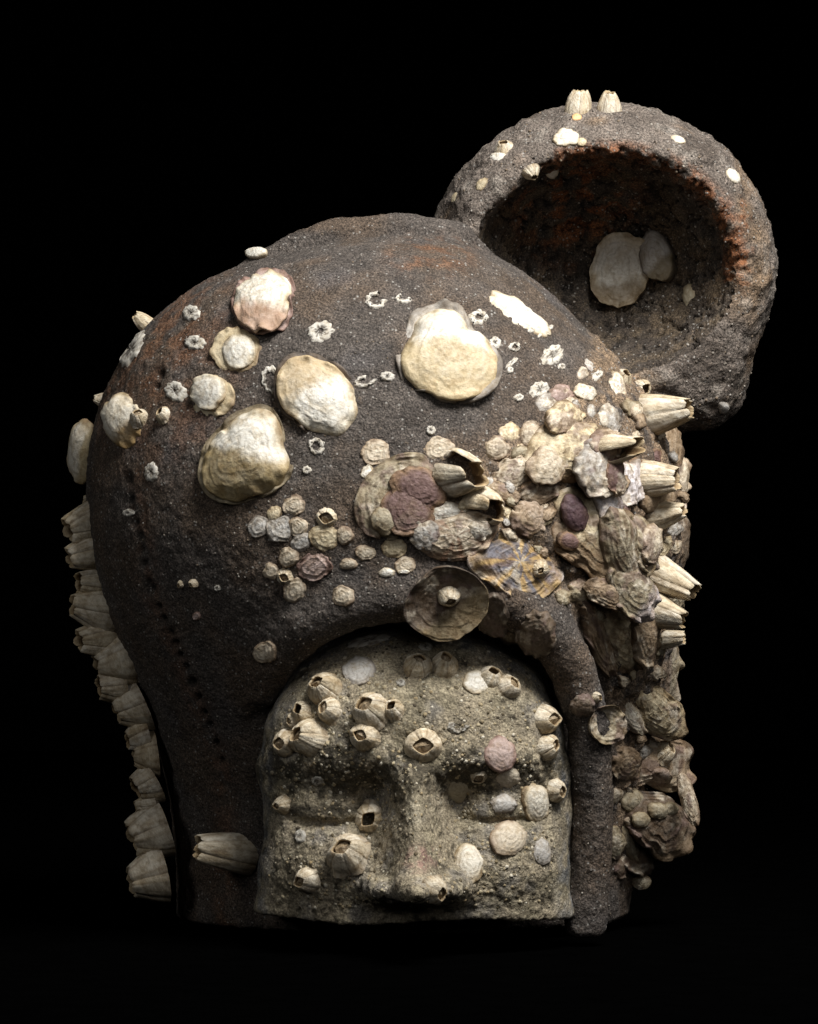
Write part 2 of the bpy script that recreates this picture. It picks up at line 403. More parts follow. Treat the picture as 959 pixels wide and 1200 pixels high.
def build_face(parent):
    h = 2.2; lo = (-190, -360, -475)
    X, Y, Z = grid(lo, (205, -20, -120), h)
    yf = face_front(X, Z)
    f = (yf - Y) * 0.75
    f = smax(f, arch2d(X, Z, 5.5, 181, -132, -300, 2.1) + 11 * np.exp(-((Z + 348) / 40) ** 2) * (X < 0) + 2.5 * np.sin(Z / 23.0) + 1.5 * np.sin(Z / 9.0), 30)
    f = np.maximum(f, Y + 35)
    f = smax(f, FB - Z + 3 * np.sin(X / 37.0), 4)
    V, Q = surface_nets(f.astype(np.float32), lo, h)
    n = vert_normals(V, Q); px, py = pix(V)
    edge = sm(-26, -6, arch2d(V[:, 0], V[:, 2], 5.5, 180, -136, -300, 2.5))
    rough = (1 - 0.7 * edge) * (1 - 0.6 * sm(880, 850, py))
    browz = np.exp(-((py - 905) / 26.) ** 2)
    d = fbm(V / 30., 3, 5) * 2.5 + rough * (fbm(V / 7., 3, 6) * 1.7 + fbm(V / 2.8, 2, 7) * 1.2) + rough * browz * fbm(V / 8., 2, 8) * 2.5
    V2 = V + n * d[:, None]
    tan = lin((150, 138, 116)); grey = lin((124, 119, 112)); olive = lin((120, 111, 90)); blue = lin((104, 108, 114)); dk = lin((58, 52, 40)); pale = lin((176, 164, 138)); pink = lin((150, 112, 104))
    c = mix(np.tile(tan, (len(V), 1)), olive, sm(-0.2, 0.4, fbm(V / 35., 3, 91)) * 0.8)
    c = mix(c, grey, sm(0., 0.5, fbm(V / 28., 3, 92)) * 0.7)
    c = mix(c, pale, sm(0.12, 0.5, fbm(V / 10., 3, 93)) * 0.6)
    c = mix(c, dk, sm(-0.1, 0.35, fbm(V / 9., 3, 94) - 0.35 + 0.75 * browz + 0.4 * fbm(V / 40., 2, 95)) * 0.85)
    slit = np.exp(-((py - 951 + 4 * ((px - 385) / 40.) ** 2) / 6.) ** 2) * sm(50, 36, np.abs(px - 384)); c = mix(c, dk * 0.6, slit * 0.8)
    c = mix(c, blue, edge * 0.6 * sm(-0.4, 0.3, fbm(V / 16., 3, 97)))
    c = mix(c, pink, sm(30, 8, np.hypot(px - 492, (py - 1006) * 1.3)) * sm(-0.3, 0.3, fbm(V / 8., 3, 96)) * 0.6)
    c = mix(c, pale, sm(22, 8, np.hypot((px - 486) * 1.2, (py - 948) * 0.5)) * 0.7)  # highlight on the nose bridge, painted into the colour
    return mesh_obj('face', V2, Q, M_FACE, parent, c), V2, Q

root = bpy.data.objects.new('sculpted_head', None); COL.objects.link(root)
root.location = (0, 0, 0)
root['label'] = 'dark crusted sculpted head in a thick hood, stone face, hollow round bowl behind'
root['category'] = 'sculpture'
hood, HV, HQ = build_hood(root)
bowl, BV, BQ = build_bowl(root)
face, FV, FQ = build_face(root)
# ------------------------------------------------------------------ laying things on the surface
CAM = np.array([0.0, -D, 0.0])
def bvh_of(V, Q): return BVHTree.FromPolygons([Vector(p) for p in V], [tuple(q) for q in Q.tolist()])
BASES = [bvh_of(HV, HQ), bvh_of(BV, BQ), bvh_of(FV, FQ)]
LAID = []                                      # shells already laid, so that later ones lie on them
def ray(px, py):
    d = np.array([px - 479.5, D, 600 - py]); return d / np.linalg.norm(d)
def cast(px, py, laid=True):
    d = Vector(ray(px, py)); o = Vector(CAM); best = None
    for b in BASES + (LAID if laid else []):
        h = b.ray_cast(o, d)
        if h[0] is not None and (best is None or h[3] < best[2]): best = (np.array(h[0]), np.array(h[1]), h[3])
    if best is not None and best[1] @ np.array(d) > 0: best = (best[0], -best[1], best[2])
    return best
def plane_at(px, py, r, laid=True, face=0.42, y=None):
    """point and averaged outward normal under a shell centred at a photo pixel"""
    P = None; Ns = np.zeros(3); pts = []
    c = cast(px, py, laid)
    for a in range(9):
        rr = 0 if a == 0 else r * 0.55
        q = cast(px + rr * math.cos(a * .785), py + rr * math.sin(a * .785), laid and a == 0)
        if q is None: continue
        if c is None or abs(q[0][1] - c[0][1]) < 70 or a == 0: Ns += q[1]; pts.append(q[0])
    if c is None:
        P = U(px, py, y if y is not None else (np.mean([p[1] for p in pts]) if pts else 120.0))
    else: P = c[0]
    if y is not None: P = U(px, py, y)
    n = Ns if np.linalg.norm(Ns) > 1e-6 else np.array([0, -1.0, 0])
    n = n / np.linalg.norm(n); v = -ray(px, py)
    return P, toward(n, v, face)
def toward(n, v, least):
    """turn n towards v until their cosine is at least LEAST"""
    c = n @ v
    if c < least:
        t = n - c * v; t /= max(np.linalg.norm(t), 1e-9)
        n = v * least + t * math.sqrt(1 - least ** 2)
    return n / np.linalg.norm(n)
PAL = dict(
    white=((224, 220, 210), (206, 195, 172), (160, 142, 114)), cream=((224, 217, 202), (192, 175, 144), (140, 120, 92)),
    olive=((205, 192, 156), (160, 138, 90), (118, 98, 66)), tan=((204, 192, 172), (174, 156, 134), (124, 106, 88)),
    pink=((186, 166, 158), (150, 124, 114), (112, 88, 78)), brown=((172, 152, 128), (136, 116, 94), (88, 74, 60)),
    purple=((118, 94, 90), (150, 122, 92), (98, 78, 62)), dark=((120, 106, 92), (94, 82, 70), (66, 57, 49)),
    grey=((188, 184, 178), (150, 142, 132), (104, 96, 88)), blue=((112, 110, 118), (186, 158, 112), (200, 190, 184)),
    buff=((212, 198, 168), (188, 170, 138), (134, 114, 88)), pearl=((222, 218, 222), (200, 192, 190), (150, 138, 126)),
    dull=((176, 166, 144), (146, 132, 106), (108, 96, 76)), orange=((226, 190, 140), (206, 160, 110), (170, 130, 90)))
SEED = [100]
def disc_mesh(px, py, rx, ry, rot, P, n, H, pal, pear=0.0, irr=0.10, rings=5, lam=1.0, umbo=(0, 0.3), split=None, stripe=None,
              dish=False, blot=0.0, sink=7.0, flut=1.0, q=2.2, lift=0.0, beak=0.0, seed=None, poly=None, grow=1.0):
    """a domed, ridged, irregular valve whose outline seen from the camera is an ellipse rx by ry turned by rot degrees"""
    if seed is None: SEED[0] += 7; seed = SEED[0]
    r = (rx + ry) / 2
    NT = int(np.clip(r * 3.2, 28, 132)); NR = int(np.clip(r * 1.1, 9, 44))
    lam *= float(np.clip(r / 42., .25, 1.2)); flut *= float(np.clip(r / 30., .2, 1.2))
    th = np.arange(NT) * 2 * math.pi / NT; rho = np.linspace(0, 1, NR + 1)[1:] ** 0.9
    T, R = np.meshgrid(th, rho); ct, st = np.cos(T), np.sin(T)
    circ = np.stack([ct * 1.3, st * 1.3, np.full_like(T, seed * 1.7)], -1).reshape(-1, 3)
    out = 1 + irr * fbm(circ, 3, seed).reshape(T.shape) * 1.4 + irr * 0.35 * fbm(circ * 4, 2, seed + 1).reshape(T.shape)
    if poly:                                    # outline traced as photo pixels round the centre
        pa = np.array([math.atan2(py - b, a - px) for a, b in poly]); pr = np.array([math.hypot(a - px, b - py) for a, b in poly])
        k_ = np.argsort(pa); pa, pr = pa[k_], pr[k_]; rx = ry = r; rot = 0
        tf = np.linspace(-math.pi, math.pi, 361)[:-1]
        rf = np.interp(tf, np.r_[pa[-1] - 2 * math.pi, pa, pa[0] + 2 * math.pi], np.r_[pr[-1], pr, pr[0]])
        rf = sum(np.roll(rf, s) for s in range(-7, 8)) / 15
        out = 1 + (out - 1) * 0.35
        out = out * np.interp((T + math.pi) % (2 * math.pi) - math.pi, np.r_[tf, math.pi], np.r_[rf, rf[0]]) / r * grow
    out = out * (1 - pear * st) * (1 + beak * np.maximum(0, ct) ** 6)
    x = R * out * ct; y = R * out * st
    rr = math.radians(rot)
    u = rx * x * math.cos(rr) - ry * y * math.sin(rr); v = rx * x * math.sin(rr) + ry * y * math.cos(rr)
    # rays through the outline meet the plane of the surface
    d = np.stack([px + u - 479.5, np.full_like(u, D), 600 - py + v], -1); d /= np.linalg.norm(d, axis=-1, keepdims=True)
    t = ((P - CAM) @ n) / (d @ n); B = CAM + d * t[..., None]
    # limit how far a slanted outline may run away in depth
    p3 = np.stack([x * r / 14., y * r / 14., np.full_like(x, seed * 0.7)], -1).reshape(-1, 3)
    nz = lambda k, o, s: fbm(p3 * k, o, seed + s).reshape(T.shape)
    c = R * (rings + 0.6 * nz(0.6, 2, 3)) + 0.5 * nz(0.8, 2, 4)
    saw = c - np.floor(c)
    mu = np.maximum(1 - R ** q, 0)
    if dish: h = -H * mu * 0.9 + H * 0.5
    else: h = H * mu ** 0.8 * (1 + umbo[0] * x + umbo[1] * y)
    h = h + lam * (saw ** 3 - 0.25) * (0.3 + 1.1 * R) + nz(0.7, 4, 5) * (0.05 * H + 0.4) + nz(3.2, 2, 6) * 0.35 + lam * R * 0.8 * fbm(np.stack([ct * 5.0 + 0.4 * nz(0.7, 2, 41), st * 5.0, R * 1.4 + seed], -1).reshape(-1, 3), 2, seed + 40).reshape(T.shape)
    h = h + 0.16 * lam * np.sin(R * r * 1.1 + 2.5 * nz(0.8, 3, 23)) * sm(0.3, 0.7, R)
    h = h + flut * 2.2 * sm(0.82, 1.0, R) * np.maximum(0, fbm(circ * 1.2, 2, seed + 9).reshape(T.shape))     # lips that curl up
    h = h + flut * sm(0.72, 1.0, R) * fbm(circ * 2.2, 2, seed + 8).reshape(T.shape) * 4.0
    top = B + n * (h + lift)[..., None]
    h0 = (-H * 0.9 + H * 0.5) if dish else H * 1.0
    cen = P + n * (h0 + lift); cen = cen + (top[0].mean(0) - cen) * 0.95
    thick = 2.2 + 0.02 * r
    rim = top[-1] - n * thick
    inn = B[-1] * 0.9 + P * 0.1 - n * (sink - max(lift, 0) * 0)
    bot = P - n * sink
    Vv = np.concatenate([[cen], top.reshape(-1, 3), rim, inn, [bot]])
    i = np.arange(NT); j = (i + 1) % NT
    ring = lambda k: 1 + k * NT
    F = [(0, int(ring(0) + a), int(ring(0) + b)) for a, b in zip(i, j)]
    for k in range(NR + 1):
        a0 = ring(k); a1 = ring(k + 1)
        F += [(int(a0 + a), int(a1 + a), int(a1 + b), int(a0 + b)) for a, b in zip(i, j)]
    last = len(Vv) - 1; a0 = ring(NR + 1)
    F += [(int(a0 + a), last, int(a0 + b)) for a, b in zip(i, j)]
    # colours: umbo to margin, growth bands, patches
    c0, c1, c2 = (lin(k) for k in PAL[pal])
    tt = R + 0.28 * nz(0.9, 3, 11)
    C = mix(np.broadcast_to(c0, T.shape + (3,)), c1, sm(0.6, 1.05, tt)); C = mix(C, c2, sm(0.88, 1.12, tt + 0.1 * nz(3, 2, 12)))
    C = mix(C, c2 * 0.8, sm(0.78, 1.0, saw + 0.2 * nz(2, 2, 15)) * 0.35)
    fine = np.sin(R * r * 1.1 + 2.5 * nz(0.8, 3, 23)) * sm(0.35, 0.8, R + 0.2 * nz(1, 2, 24)); C = C * (1 - 0.14 * np.clip(fine, 0, 1))[..., None]
    if blot:                                    # worn to white, or down to the purple-brown layer
        C = mix(C, lin((126, 106, 100)), sm(0.10, 0.34, nz(0.9, 4, 31)) * 0.65 * blot); C = mix(C, lin((224, 214, 196)), sm(0.14, 0.36, nz(1.0, 4, 33)) * 0.6 * blot)
        C = mix(C, lin((96, 76, 56)), sm(0.12, 0.3, nz(2.2, 4, 35)) * 0.5 * blot)
    if split:                                   # (angle in degrees, offset, palette colour): a worn or stained side
        a = math.radians(split[0]); m = sm(split[1] - 0.16, split[1] + 0.18, x * math.cos(a) + y * math.sin(a) + 0.26 * nz(0.8, 4, 13))
        C = mix(C, lin(split[2]), m * (0.85 + 0.15 * nz(2.5, 2, 14)))
    if stripe:                                  # ((rgb), amount): streaks that run from umbo to margin
        sp = np.stack([ct * 4.2 + 0.7 * nz(0.7, 2, 17), st * 4.2, R * 1.8 + seed], -1).reshape(-1, 3)
        C = mix(C, lin(stripe[0]), sm(-0.15, 0.35, fbm(sp, 3, seed + 19).reshape(T.shape)) * stripe[1])
    low = lin(PAL[pal][2]) * 0.8
    Cc = np.concatenate([[C[0].mean(0)], C.reshape(-1, 3), C[-1] * 0.7 + low * 0.3, np.tile(low, (NT, 1)), [low]])
    return Vv, F, Cc
def tag(o, label, cat, group):
    o['label'] = label; o['category'] = cat; o['group'] = group; return o
THINGS = []
def shell(px, py, rx, ry, rot, H, pal, label, cat='oyster shell', group='oyster shells grown on the hood', name='oyster_shell', cap=None, laid=True,
          face=0.42, tilt=None, y=None, keep=True, mat=None, extra=None, **kw):
    """one shell lying on the head; cap: a second, smaller valve on it (px, py, rx, ry, rot, H, pal, kw)"""
    if group.startswith('oysters of the dense'):
        for k_, v_ in (('irr', .15), ('lam', 1.3), ('flut', 2.4), ('blot', 1.0)): kw.setdefault(k_, v_)
        H = H * 0.85; rx *= 1.1; ry *= 1.1
    P, n = plane_at(px, py, (rx + ry) / 2, laid, face, y)
    if tilt is not None:                        # lean of the shell's axis in the picture: right, up
        n = n + np.array([tilt[0], 0, tilt[1]]); n = toward(n / np.linalg.norm(n), -ray(px, py), 0.3)
    V, F, C = disc_mesh(px, py, rx, ry, rot, P, n, H, pal, **kw)
    gm = M_OYST if ('growth' in group or 'disc' in group) else M_SHELL
    parts = []
    for cp in ([cap] if cap and not isinstance(cap, list) else (cap or [])):
        cx, cy, crx, cry, crot, cH, cpal, ckw = cp
        b = BVHTree.FromPolygons([Vector(p) for p in V], F)
        h = b.ray_cast(Vector(CAM), Vector(ray(cx, cy)))
        P2 = np.array(h[0]) if h[0] is not None else P
        v2, f2, c2 = disc_mesh(cx, cy, crx, cry, crot, P2 + n * 1.0, n, cH, cpal, **{'sink': 3.0, **ckw})
        parts.append((v2, f2, c2))
    def local(v): return (v - P) * S
    base = P * S + np.array([0, 0, ZC])
    if parts:
        o = bpy.data.objects.new(name, None); COL.objects.link(o)
        k = mesh_obj('lower_valve', local(V), F, gm, o, C, metres=True)
        for v2, f2, c2 in parts:
            mesh_obj('upper_valve' if len(parts) == 1 else 'overgrown_valve', local(v2), f2, gm, o, c2, metres=True)
    else:
        o = mesh_obj(name, local(V), F, mat or gm, None, C, metres=True)
    o.location = base
    tag(o, label, cat, group); THINGS.append(o)
    if keep:
        LAID.append(BVHTree.FromPolygons([Vector(p) for p in V], F))
        for v2, f2, c2 in parts: LAID.append(BVHTree.FromPolygons([Vector(p) for p in v2], f2))
    return o

# ------------------------------------------------------------------ barnacles: six wall plates and the lid inside
def dia(a):
    """outline of the kite-shaped mouth"""
    return 1.08 / ((np.abs(np.cos(a)) / 1.25) ** 1.35 + (np.abs(np.sin(a)) / 0.95) ** 1.35) ** (1 / 1.35)
def barnacle_variant(seed, hh, ra, jag, bulge, lean, lid, broken=()):
    """meshes of one barnacle with base radius 1: list of (name, mesh)"""
    rng = random.Random(seed); out = []
    cuts = np.cumsum([0] + [rng.uniform(0.75, 1.3) for _ in range(6)]); cuts = cuts / cuts[-1] * 2 * math.pi + rng.uniform(0, 1)
    cream = lin((218, 210, 192)); warm = lin((190, 172, 140)); brown = lin((112, 92, 68)); inside = lin((104, 84, 60))
    NC, NTt, NI = 13, 10, 5
    peak = [rng.uniform(-1, 1) for _ in range(6)]
    for i in range(6):
        if i in broken: continue
        a0, a1 = cuts[i], cuts[i + 1]
        s = np.linspace(0, 1, NC); ang = a0 - 0.03 + (a1 - a0 + 0.06) * s
        e = np.abs(2 * s - 1)
        tip = hh * (1 + jag * (peak[i] * 0.5 + 0.6 * (1 - e ** 2.5)) - jag * 0.45 + 0.035 * fbm(np.stack([np.cos(ang) * 7, np.sin(ang) * 7, np.full_like(ang, seed * 1.0)], 1), 2, seed + 5))
        V = []; Cc = []
        rows = []
        for k in range(NTt + 1):
            t = k / NTt
            prof = ra + (1 - ra) * ((1 - t ** bulge) * 0.86 + (1 - t) * 0.14) if bulge > 2 else ra + (1 - ra) * ((1 - t ** bulge) * 0.75 + (1 - t) * 0.25)
            if bulge > 2: prof += 0.14 * max(0, 1 - t / 0.22) ** 2 * (1 + 0.5 * np.sin(ang * 5 + seed)) 
            rad = prof * (1 + 0.18 * (1 - t) * 0)
            apx = 1 + (dia(ang - lean[2]) - 1) * t ** 2
            nz = fbm(np.stack([np.cos(ang) * 5, np.sin(ang) * 5, np.full_like(ang, t * 0.7 + seed)], 1), 3, seed)
            nl = fbm(np.stack([np.cos(ang) * 1.5, np.sin(ang) * 1.5, np.full_like(ang, t * 5.0 + seed)], 1), 2, seed + 3)
            r = rad * apx * (1 - 0.045 * e ** 6) * (1.0 + 0.012 * (i % 2)) * (1 + 0.05 * nz + 0.025 * nl + 0.014 * np.sin(ang * 29 + seed + 2 * nl))
            z = -0.25 + (tip + 0.25) * t
            V.append(np.stack([r * np.cos(ang) + lean[0] * t ** 1.5, r * np.sin(ang) + lean[1] * t ** 1.5, z], 1))
            c = mix(np.broadcast_to(cream, (NC, 3)), warm, sm(-0.1, 0.5, nz + 0.3 * nl) * 0.6)
            c = mix(c, brown, sm(0.1, 0.6, fbm(np.stack([np.cos(ang) * 9, np.sin(ang) * 9, np.full_like(ang, t * 1.2 + seed)], 1), 2, seed + 8)) * 0.35)
            c = mix(c, brown, np.clip(e ** 14 * 0.55 + sm(0.35, 0.0, t) * 0.35, 0, 1))
            Cc.append(c)
        for k in range(NI + 1):                 # over the lip and down inside
            t = 1 - 0.62 * (k / NI) if k else 1.0
            f = 0.84 if k else 0.93
            r = ra * f * dia(ang - lean[2]) * (1 + 0.15 * k / NI)
            V.append(np.stack([r * np.cos(ang) + lean[0] * t ** 1.5, r * np.sin(ang) + lean[1] * t ** 1.5, (tip if k == 0 else tip - 0.04) * t + (0.0)], 1))
            Cc.append(np.broadcast_to(warm if k == 0 else mix(warm, inside, min(1, k / 2.0)), (NC, 3)) * np.ones((NC, 1)))
        V = np.concatenate(V); Cc = np.concatenate(Cc); nr = NTt + NI + 2
        F = [(k * NC + c, k * NC + c + 1, (k + 1) * NC + c + 1, (k + 1) * NC + c) for k in range(nr - 1) for c in range(NC - 1)]
        out.append(('wall_plate', V, F, Cc, M_BARN))
    if lid:
        zt = hh * lid; cr = ra * 1.02; grey = lin((176, 162, 138)); dk = lin((128, 110, 86))
        for sgn in (-1, 1):
            V = [(0, 0, 0)]; rows = 5; cols = 9; V = []; Cc = []
            for k in range(rows):
                q = k / (rows - 1)
                for c in range(cols):
                    a = lean[2] + sgn * (math.pi * (c / (cols - 1)))
                    x, y = math.cos(a) * cr * q * 1.2, math.sin(a) * cr * q * 0.85
                    xl = x * math.cos(0) ; 
                    z = zt + 0.20 * hh * (1 - abs(math.sin(a - lean[2])) * q) - 0.14 * q * hh + 0.014 * math.sin(q * 22)
                    V.append((x + lean[0] * 0.7, y + sgn * 0.006 + lean[1] * 0.7, z)); Cc.append(grey if (k + c) % 3 else dk)
            F = [(k * cols + c, (k + 1) * cols + c, (k + 1) * cols + c + 1, k * cols + c + 1) for k in range(rows - 1) for c in range(cols - 1)]
            out.append(('lid_plate', np.array(V), F if sgn > 0 else [f[::-1] for f in F], np.array(Cc), M_BARN))
    res = []
    for nm, V, F, Cc, m in out:
        o = mesh_obj(nm, V, F, m, None, Cc, metres=True); me = o.data; bpy.data.objects.remove(o); res.append((nm, me))
    return res
PI = math.pi
VAR = dict(
    globe=[barnacle_variant(s, h, r, 0.07, 2.6, (0.14 * math.cos(s), 0.14 * math.sin(s), s * 1.3), l) for s, h, r, l in ((1, 1.05, .40, .76), (2, .95, .44, .78), (3, 1.12, .36, .74), (4, 1.0, .40, .76), (5, .95, .42, 0))],
    tall=[barnacle_variant(s, h, r, 0.13, 1.55, (0.12 * math.cos(s * 2), 0.12 * math.sin(s * 2), s), l) for s, h, r, l in ((11, 1.6, .46, .7), (12, 1.7, .42, .7), (13, 1.5, .52, .66), (14, 1.6, .40, .7))],
    low=[barnacle_variant(s, h, r, 0.2, 1.3, (0, 0, s), l) for s, h, r, l in ((21, .55, .40, .5), (22, .6, .34, .5), (23, .5, .5, .4))],
    broken=[barnacle_variant(31, 1.15, .52, .34, 1.8, (.05, 0, 1), 0, (0,)), barnacle_variant(32, 1.1, .5, .3, 1.9, (0, .05, 2), 0, (3,))])
VCOUNT = {}
def barn_obj(P, axis, R, kind, label, group, roll=0.0, stretch=1.0, up=None):
    k = VCOUNT.get(kind, 0); VCOUNT[kind] = k + 1
    var = VAR[kind][k % len(VAR[kind])]
    o = bpy.data.objects.new('barnacle', None); COL.objects.link(o)
    axis = axis / np.linalg.norm(axis)
    m = Vector(axis).to_track_quat('Z', 'Y').to_matrix().to_4x4() @ Matrix.Rotation(roll, 4, 'Z')
    o.matrix_world = Matrix.Translation(Vector(P * S + np.array([0, 0, ZC]))) @ m @ Matrix.Diagonal((R * S, R * S, R * S * stretch, 1))
    for nm, me in var:
        c = bpy.data.objects.new(nm, me); COL.objects.link(c); c.parent = o
    tag(o, label, 'barnacle', group); THINGS.append(o); return o
G_FACE = 'barnacles on the stone face'; G_EDGE = 'barnacles along the left edge of the hood'; G_RIGHT = 'pointed barnacles among the oysters'; G_HOOD = 'barnacles scattered on the hood and bowl'
def barnacle(px, py, R, label, group=G_FACE, kind='globe', tilt=(0, 0), roll=None, stretch=1.0, face=0.5, lift=0.0):
    """a barnacle standing on the surface with its centre seen at the pixel; tilt leans its mouth right, up"""
    P, n = plane_at(px, py, R, True, face)
    n = n + np.array([tilt[0], 0, tilt[1]]); n = toward(n / np.linalg.norm(n), -ray(px, py), face)
    # the body is seen raised along the axis: move the foot back by half of its height
    sh = n * R * 0.45 * stretch; sh = sh - (sh @ ray(px, py)) * ray(px, py)
    k = 1 + P[1] / D
    P2 = cast(px - sh[0] / k, py + sh[2] / k) or (P, n, 0)
    P = P2[0] if abs(P2[0][1] - P[1]) < 40 else P - sh
    return barn_obj(P - n * R * 0.05 + n * lift, n, R, kind, label, group, len(label) * 0.9 if roll is None else roll, stretch * (0.86 if group == G_FACE else 1))
def spike(bx, by, tx, ty, R, label, group=G_EDGE, kind='tall', y=None, fwd=0.15, roll=None):
    """a barnacle lying sideways: foot at one pixel, mouth at another"""
    if y is None:
        c = cast(bx, by); y = c[0][1] + 6 if c else 100.0
    if y > 60 and kind == 'tall' and group == G_EDGE: bx, by = bx + .3 * (tx - bx), by + .3 * (ty - by)
    A = U(bx, by, y); B = U(tx, ty, y)
    ax = B - A; L = np.linalg.norm(ax)
    me = {'tall': 1.65, 'globe': 1.0, 'broken': 1.1, 'low': 0.55}[kind]
    a = ax / L + np.array([0, -fwd, 0])
    return barn_obj(A, a, R * (1 + y / D), kind, label, group, len(label) * 0.7 if roll is None else roll, L / (R * me))

# ------------------------------------------------------------------ scars, crumbs and grains (parts of the head)
def scar(px, py, rx, ry, rot=0, inner=0.12, gap=0.0, parent=None, col=(205, 200, 190), hgt=1.0):
    SEED[0] += 3; seed = SEED[0]; rng = random.Random(seed)
    NT = int(np.clip(6 + (rx + ry), 16, 36)); NR = 5
    V = []; C = []; ok = True; rr = math.radians(rot)
    c0 = lin(col); dk = lin((120, 112, 102))
    for k in range(NR + 1):
        q = inner + (1 - inner) * k / NR
        for i in range(NT):
            a = 2 * math.pi * i / NT
            e = 1 + 0.15 * float(vnoise([(math.cos(a) * 1.8 + seed, math.sin(a) * 1.8, k * 0.4)], seed)[0]) + 0.08 * math.sin(a * 9 + seed)
            u, v = rx * q * e * math.cos(a), ry * q * e * math.sin(a)
            x, y = px + u * math.cos(rr) - v * math.sin(rr), py - (u * math.sin(rr) + v * math.cos(rr))
            h = cast(x, y, False)
            if h is None: h = V and (V[-1][1], None) or None
            if h is None: return None
            p = np.array(h[0]); nrm = h[1] if h[1] is not None else np.array([0, -1, 0])
            hh = hgt * (0.3 + 0.6 * math.sin(math.pi * k / NR)) * (0.9 + 0.25 * math.sin(a * 11 + k)) + 1.4
            if k == NR: hh = -1.0
            V.append((p + nrm * hh, p)); C.append(c0 * (0.8 + 0.25 * rng.random()) if rng.random() > (0.75 if k < 2 else 0.16) else dk * (0.6 if k < 2 else 1))
    V = np.array([v[0] for v in V])
    F = []
    for k in range(NR):
        for i in range(NT):
            if gap and (i / NT) < gap: continue
            if inner > 0.2 and rng.random() < 0.07: continue
            j = (i + 1) % NT; F.append((k * NT + i, (k + 1) * NT + i, (k + 1) * NT + j, k * NT + j))
    if inner < 0.12: F.append(tuple(range(NT)))
    return mesh_obj('barnacle_scar', V, F, M_SCAR, parent or hood, np.array(C))
ICO = None
def ico():
    p = (1 + 5 ** .5) / 2
    v = np.array([(-1, p, 0), (1, p, 0), (-1, -p, 0), (1, -p, 0), (0, -1, p), (0, 1, p), (0, -1, -p), (0, 1, -p), (p, 0, -1), (p, 0, 1), (-p, 0, -1), (-p, 0, 1)], float)
    f = np.array([(0, 11, 5), (0, 5, 1), (0, 1, 7), (0, 7, 10), (0, 10, 11), (1, 5, 9), (5, 11, 4), (11, 10, 2), (10, 7, 6), (7, 1, 8), (3, 9, 4), (3, 4, 2), (3, 2, 6), (3, 6, 8), (3, 8, 9), (4, 9, 5), (2, 4, 11), (6, 2, 10), (8, 6, 7), (9, 8, 1)])
    return v / np.linalg.norm(v[0]), f
def grains(name, parent, pts, nrm, rad, cols, flat=0.6, seed=0):
    v, f = ico(); n = len(pts); rng = np.random.default_rng(seed)
    j = 1 + 0.35 * (rng.random((n, 12, 1)) - 0.5)
    V = v[None] * j * rad[:, None, None]
    along = (V * nrm[:, None]).sum(2, keepdims=True)
    V = V - nrm[:, None] * along * (1 - flat) + pts[:, None]
    F = (f[None] + (np.arange(n) * 12)[:, None, None]).reshape(-1, 3)
    o = mesh_obj(name, V.reshape(-1, 3), F, M_CRUST, parent, np.repeat(cols, 12, 0)); o['kind'] = 'stuff'; return o
# traced outlines of the largest shells (photo pixels)
OUT = dict(
    a=[(273, 348), (287, 330), (301, 321), (317, 317), (333, 323), (343, 334), (341, 350), (339, 367), (330, 379), (311, 387), (290, 383), (276, 369)],
    b=[(325, 437), (343, 418), (367, 417), (390, 427), (407, 443), (420, 470), (420, 487), (413, 497), (400, 513), (377, 508), (347, 493), (328, 473)],
    c=[(287, 483), (300, 478), (320, 482), (327, 497), (328, 523), (335, 553), (327, 570), (293, 583), (267, 589), (243, 577), (235, 553), (240, 530), (263, 503)],
    d=[(482, 368), (493, 359), (525, 353), (543, 362), (553, 385), (575, 400), (582, 417), (576, 446), (557, 458), (536, 462), (504, 453), (479, 439), (470, 421), (474, 400), (479, 389)],
    e=[(618, 549), (619, 523), (631, 501), (653, 491), (681, 492), (703, 504), (720, 523), (731, 549), (727, 576), (713, 578), (689, 562), (658, 562), (636, 566), (622, 561)],
    f=[(646, 578), (667, 569), (693, 571), (725, 585), (744, 612), (753, 636), (766, 655), (764, 674), (734, 691), (708, 686), (684, 665), (650, 643), (646, 624), (652, 602)],
    g=[(545, 657), (560, 637), (580, 625), (600, 622), (625, 640), (648, 655), (661, 673), (650, 690), (630, 705), (610, 708), (590, 698), (570, 683), (560, 673)],
    h=[(472, 718), (477, 695), (493, 673), (515, 660), (540, 661), (560, 673), (570, 688), (571, 705), (563, 723), (545, 738), (520, 746), (495, 738), (480, 728)],
    i=[(414, 597), (421, 572), (440, 548), (464, 533), (494, 531), (513, 545), (524, 567), (518, 591), (502, 605), (486, 626), (453, 633), (426, 625)],
    j=[(728, 791), (744, 789), (766, 800), (781, 820), (792, 846), (801, 859), (788, 870), (772, 865), (755, 853), (739, 826), (730, 813)],
    k=[(718, 884), (733, 870), (753, 867), (783, 864), (810, 873), (811, 895), (805, 923), (792, 928), (761, 917), (728, 913), (715, 902)],
    l=[(726, 943), (737, 928), (761, 928), (788, 937), (803, 954), (814, 970), (805, 994), (774, 1011), (766, 996), (746, 987), (735, 965)])
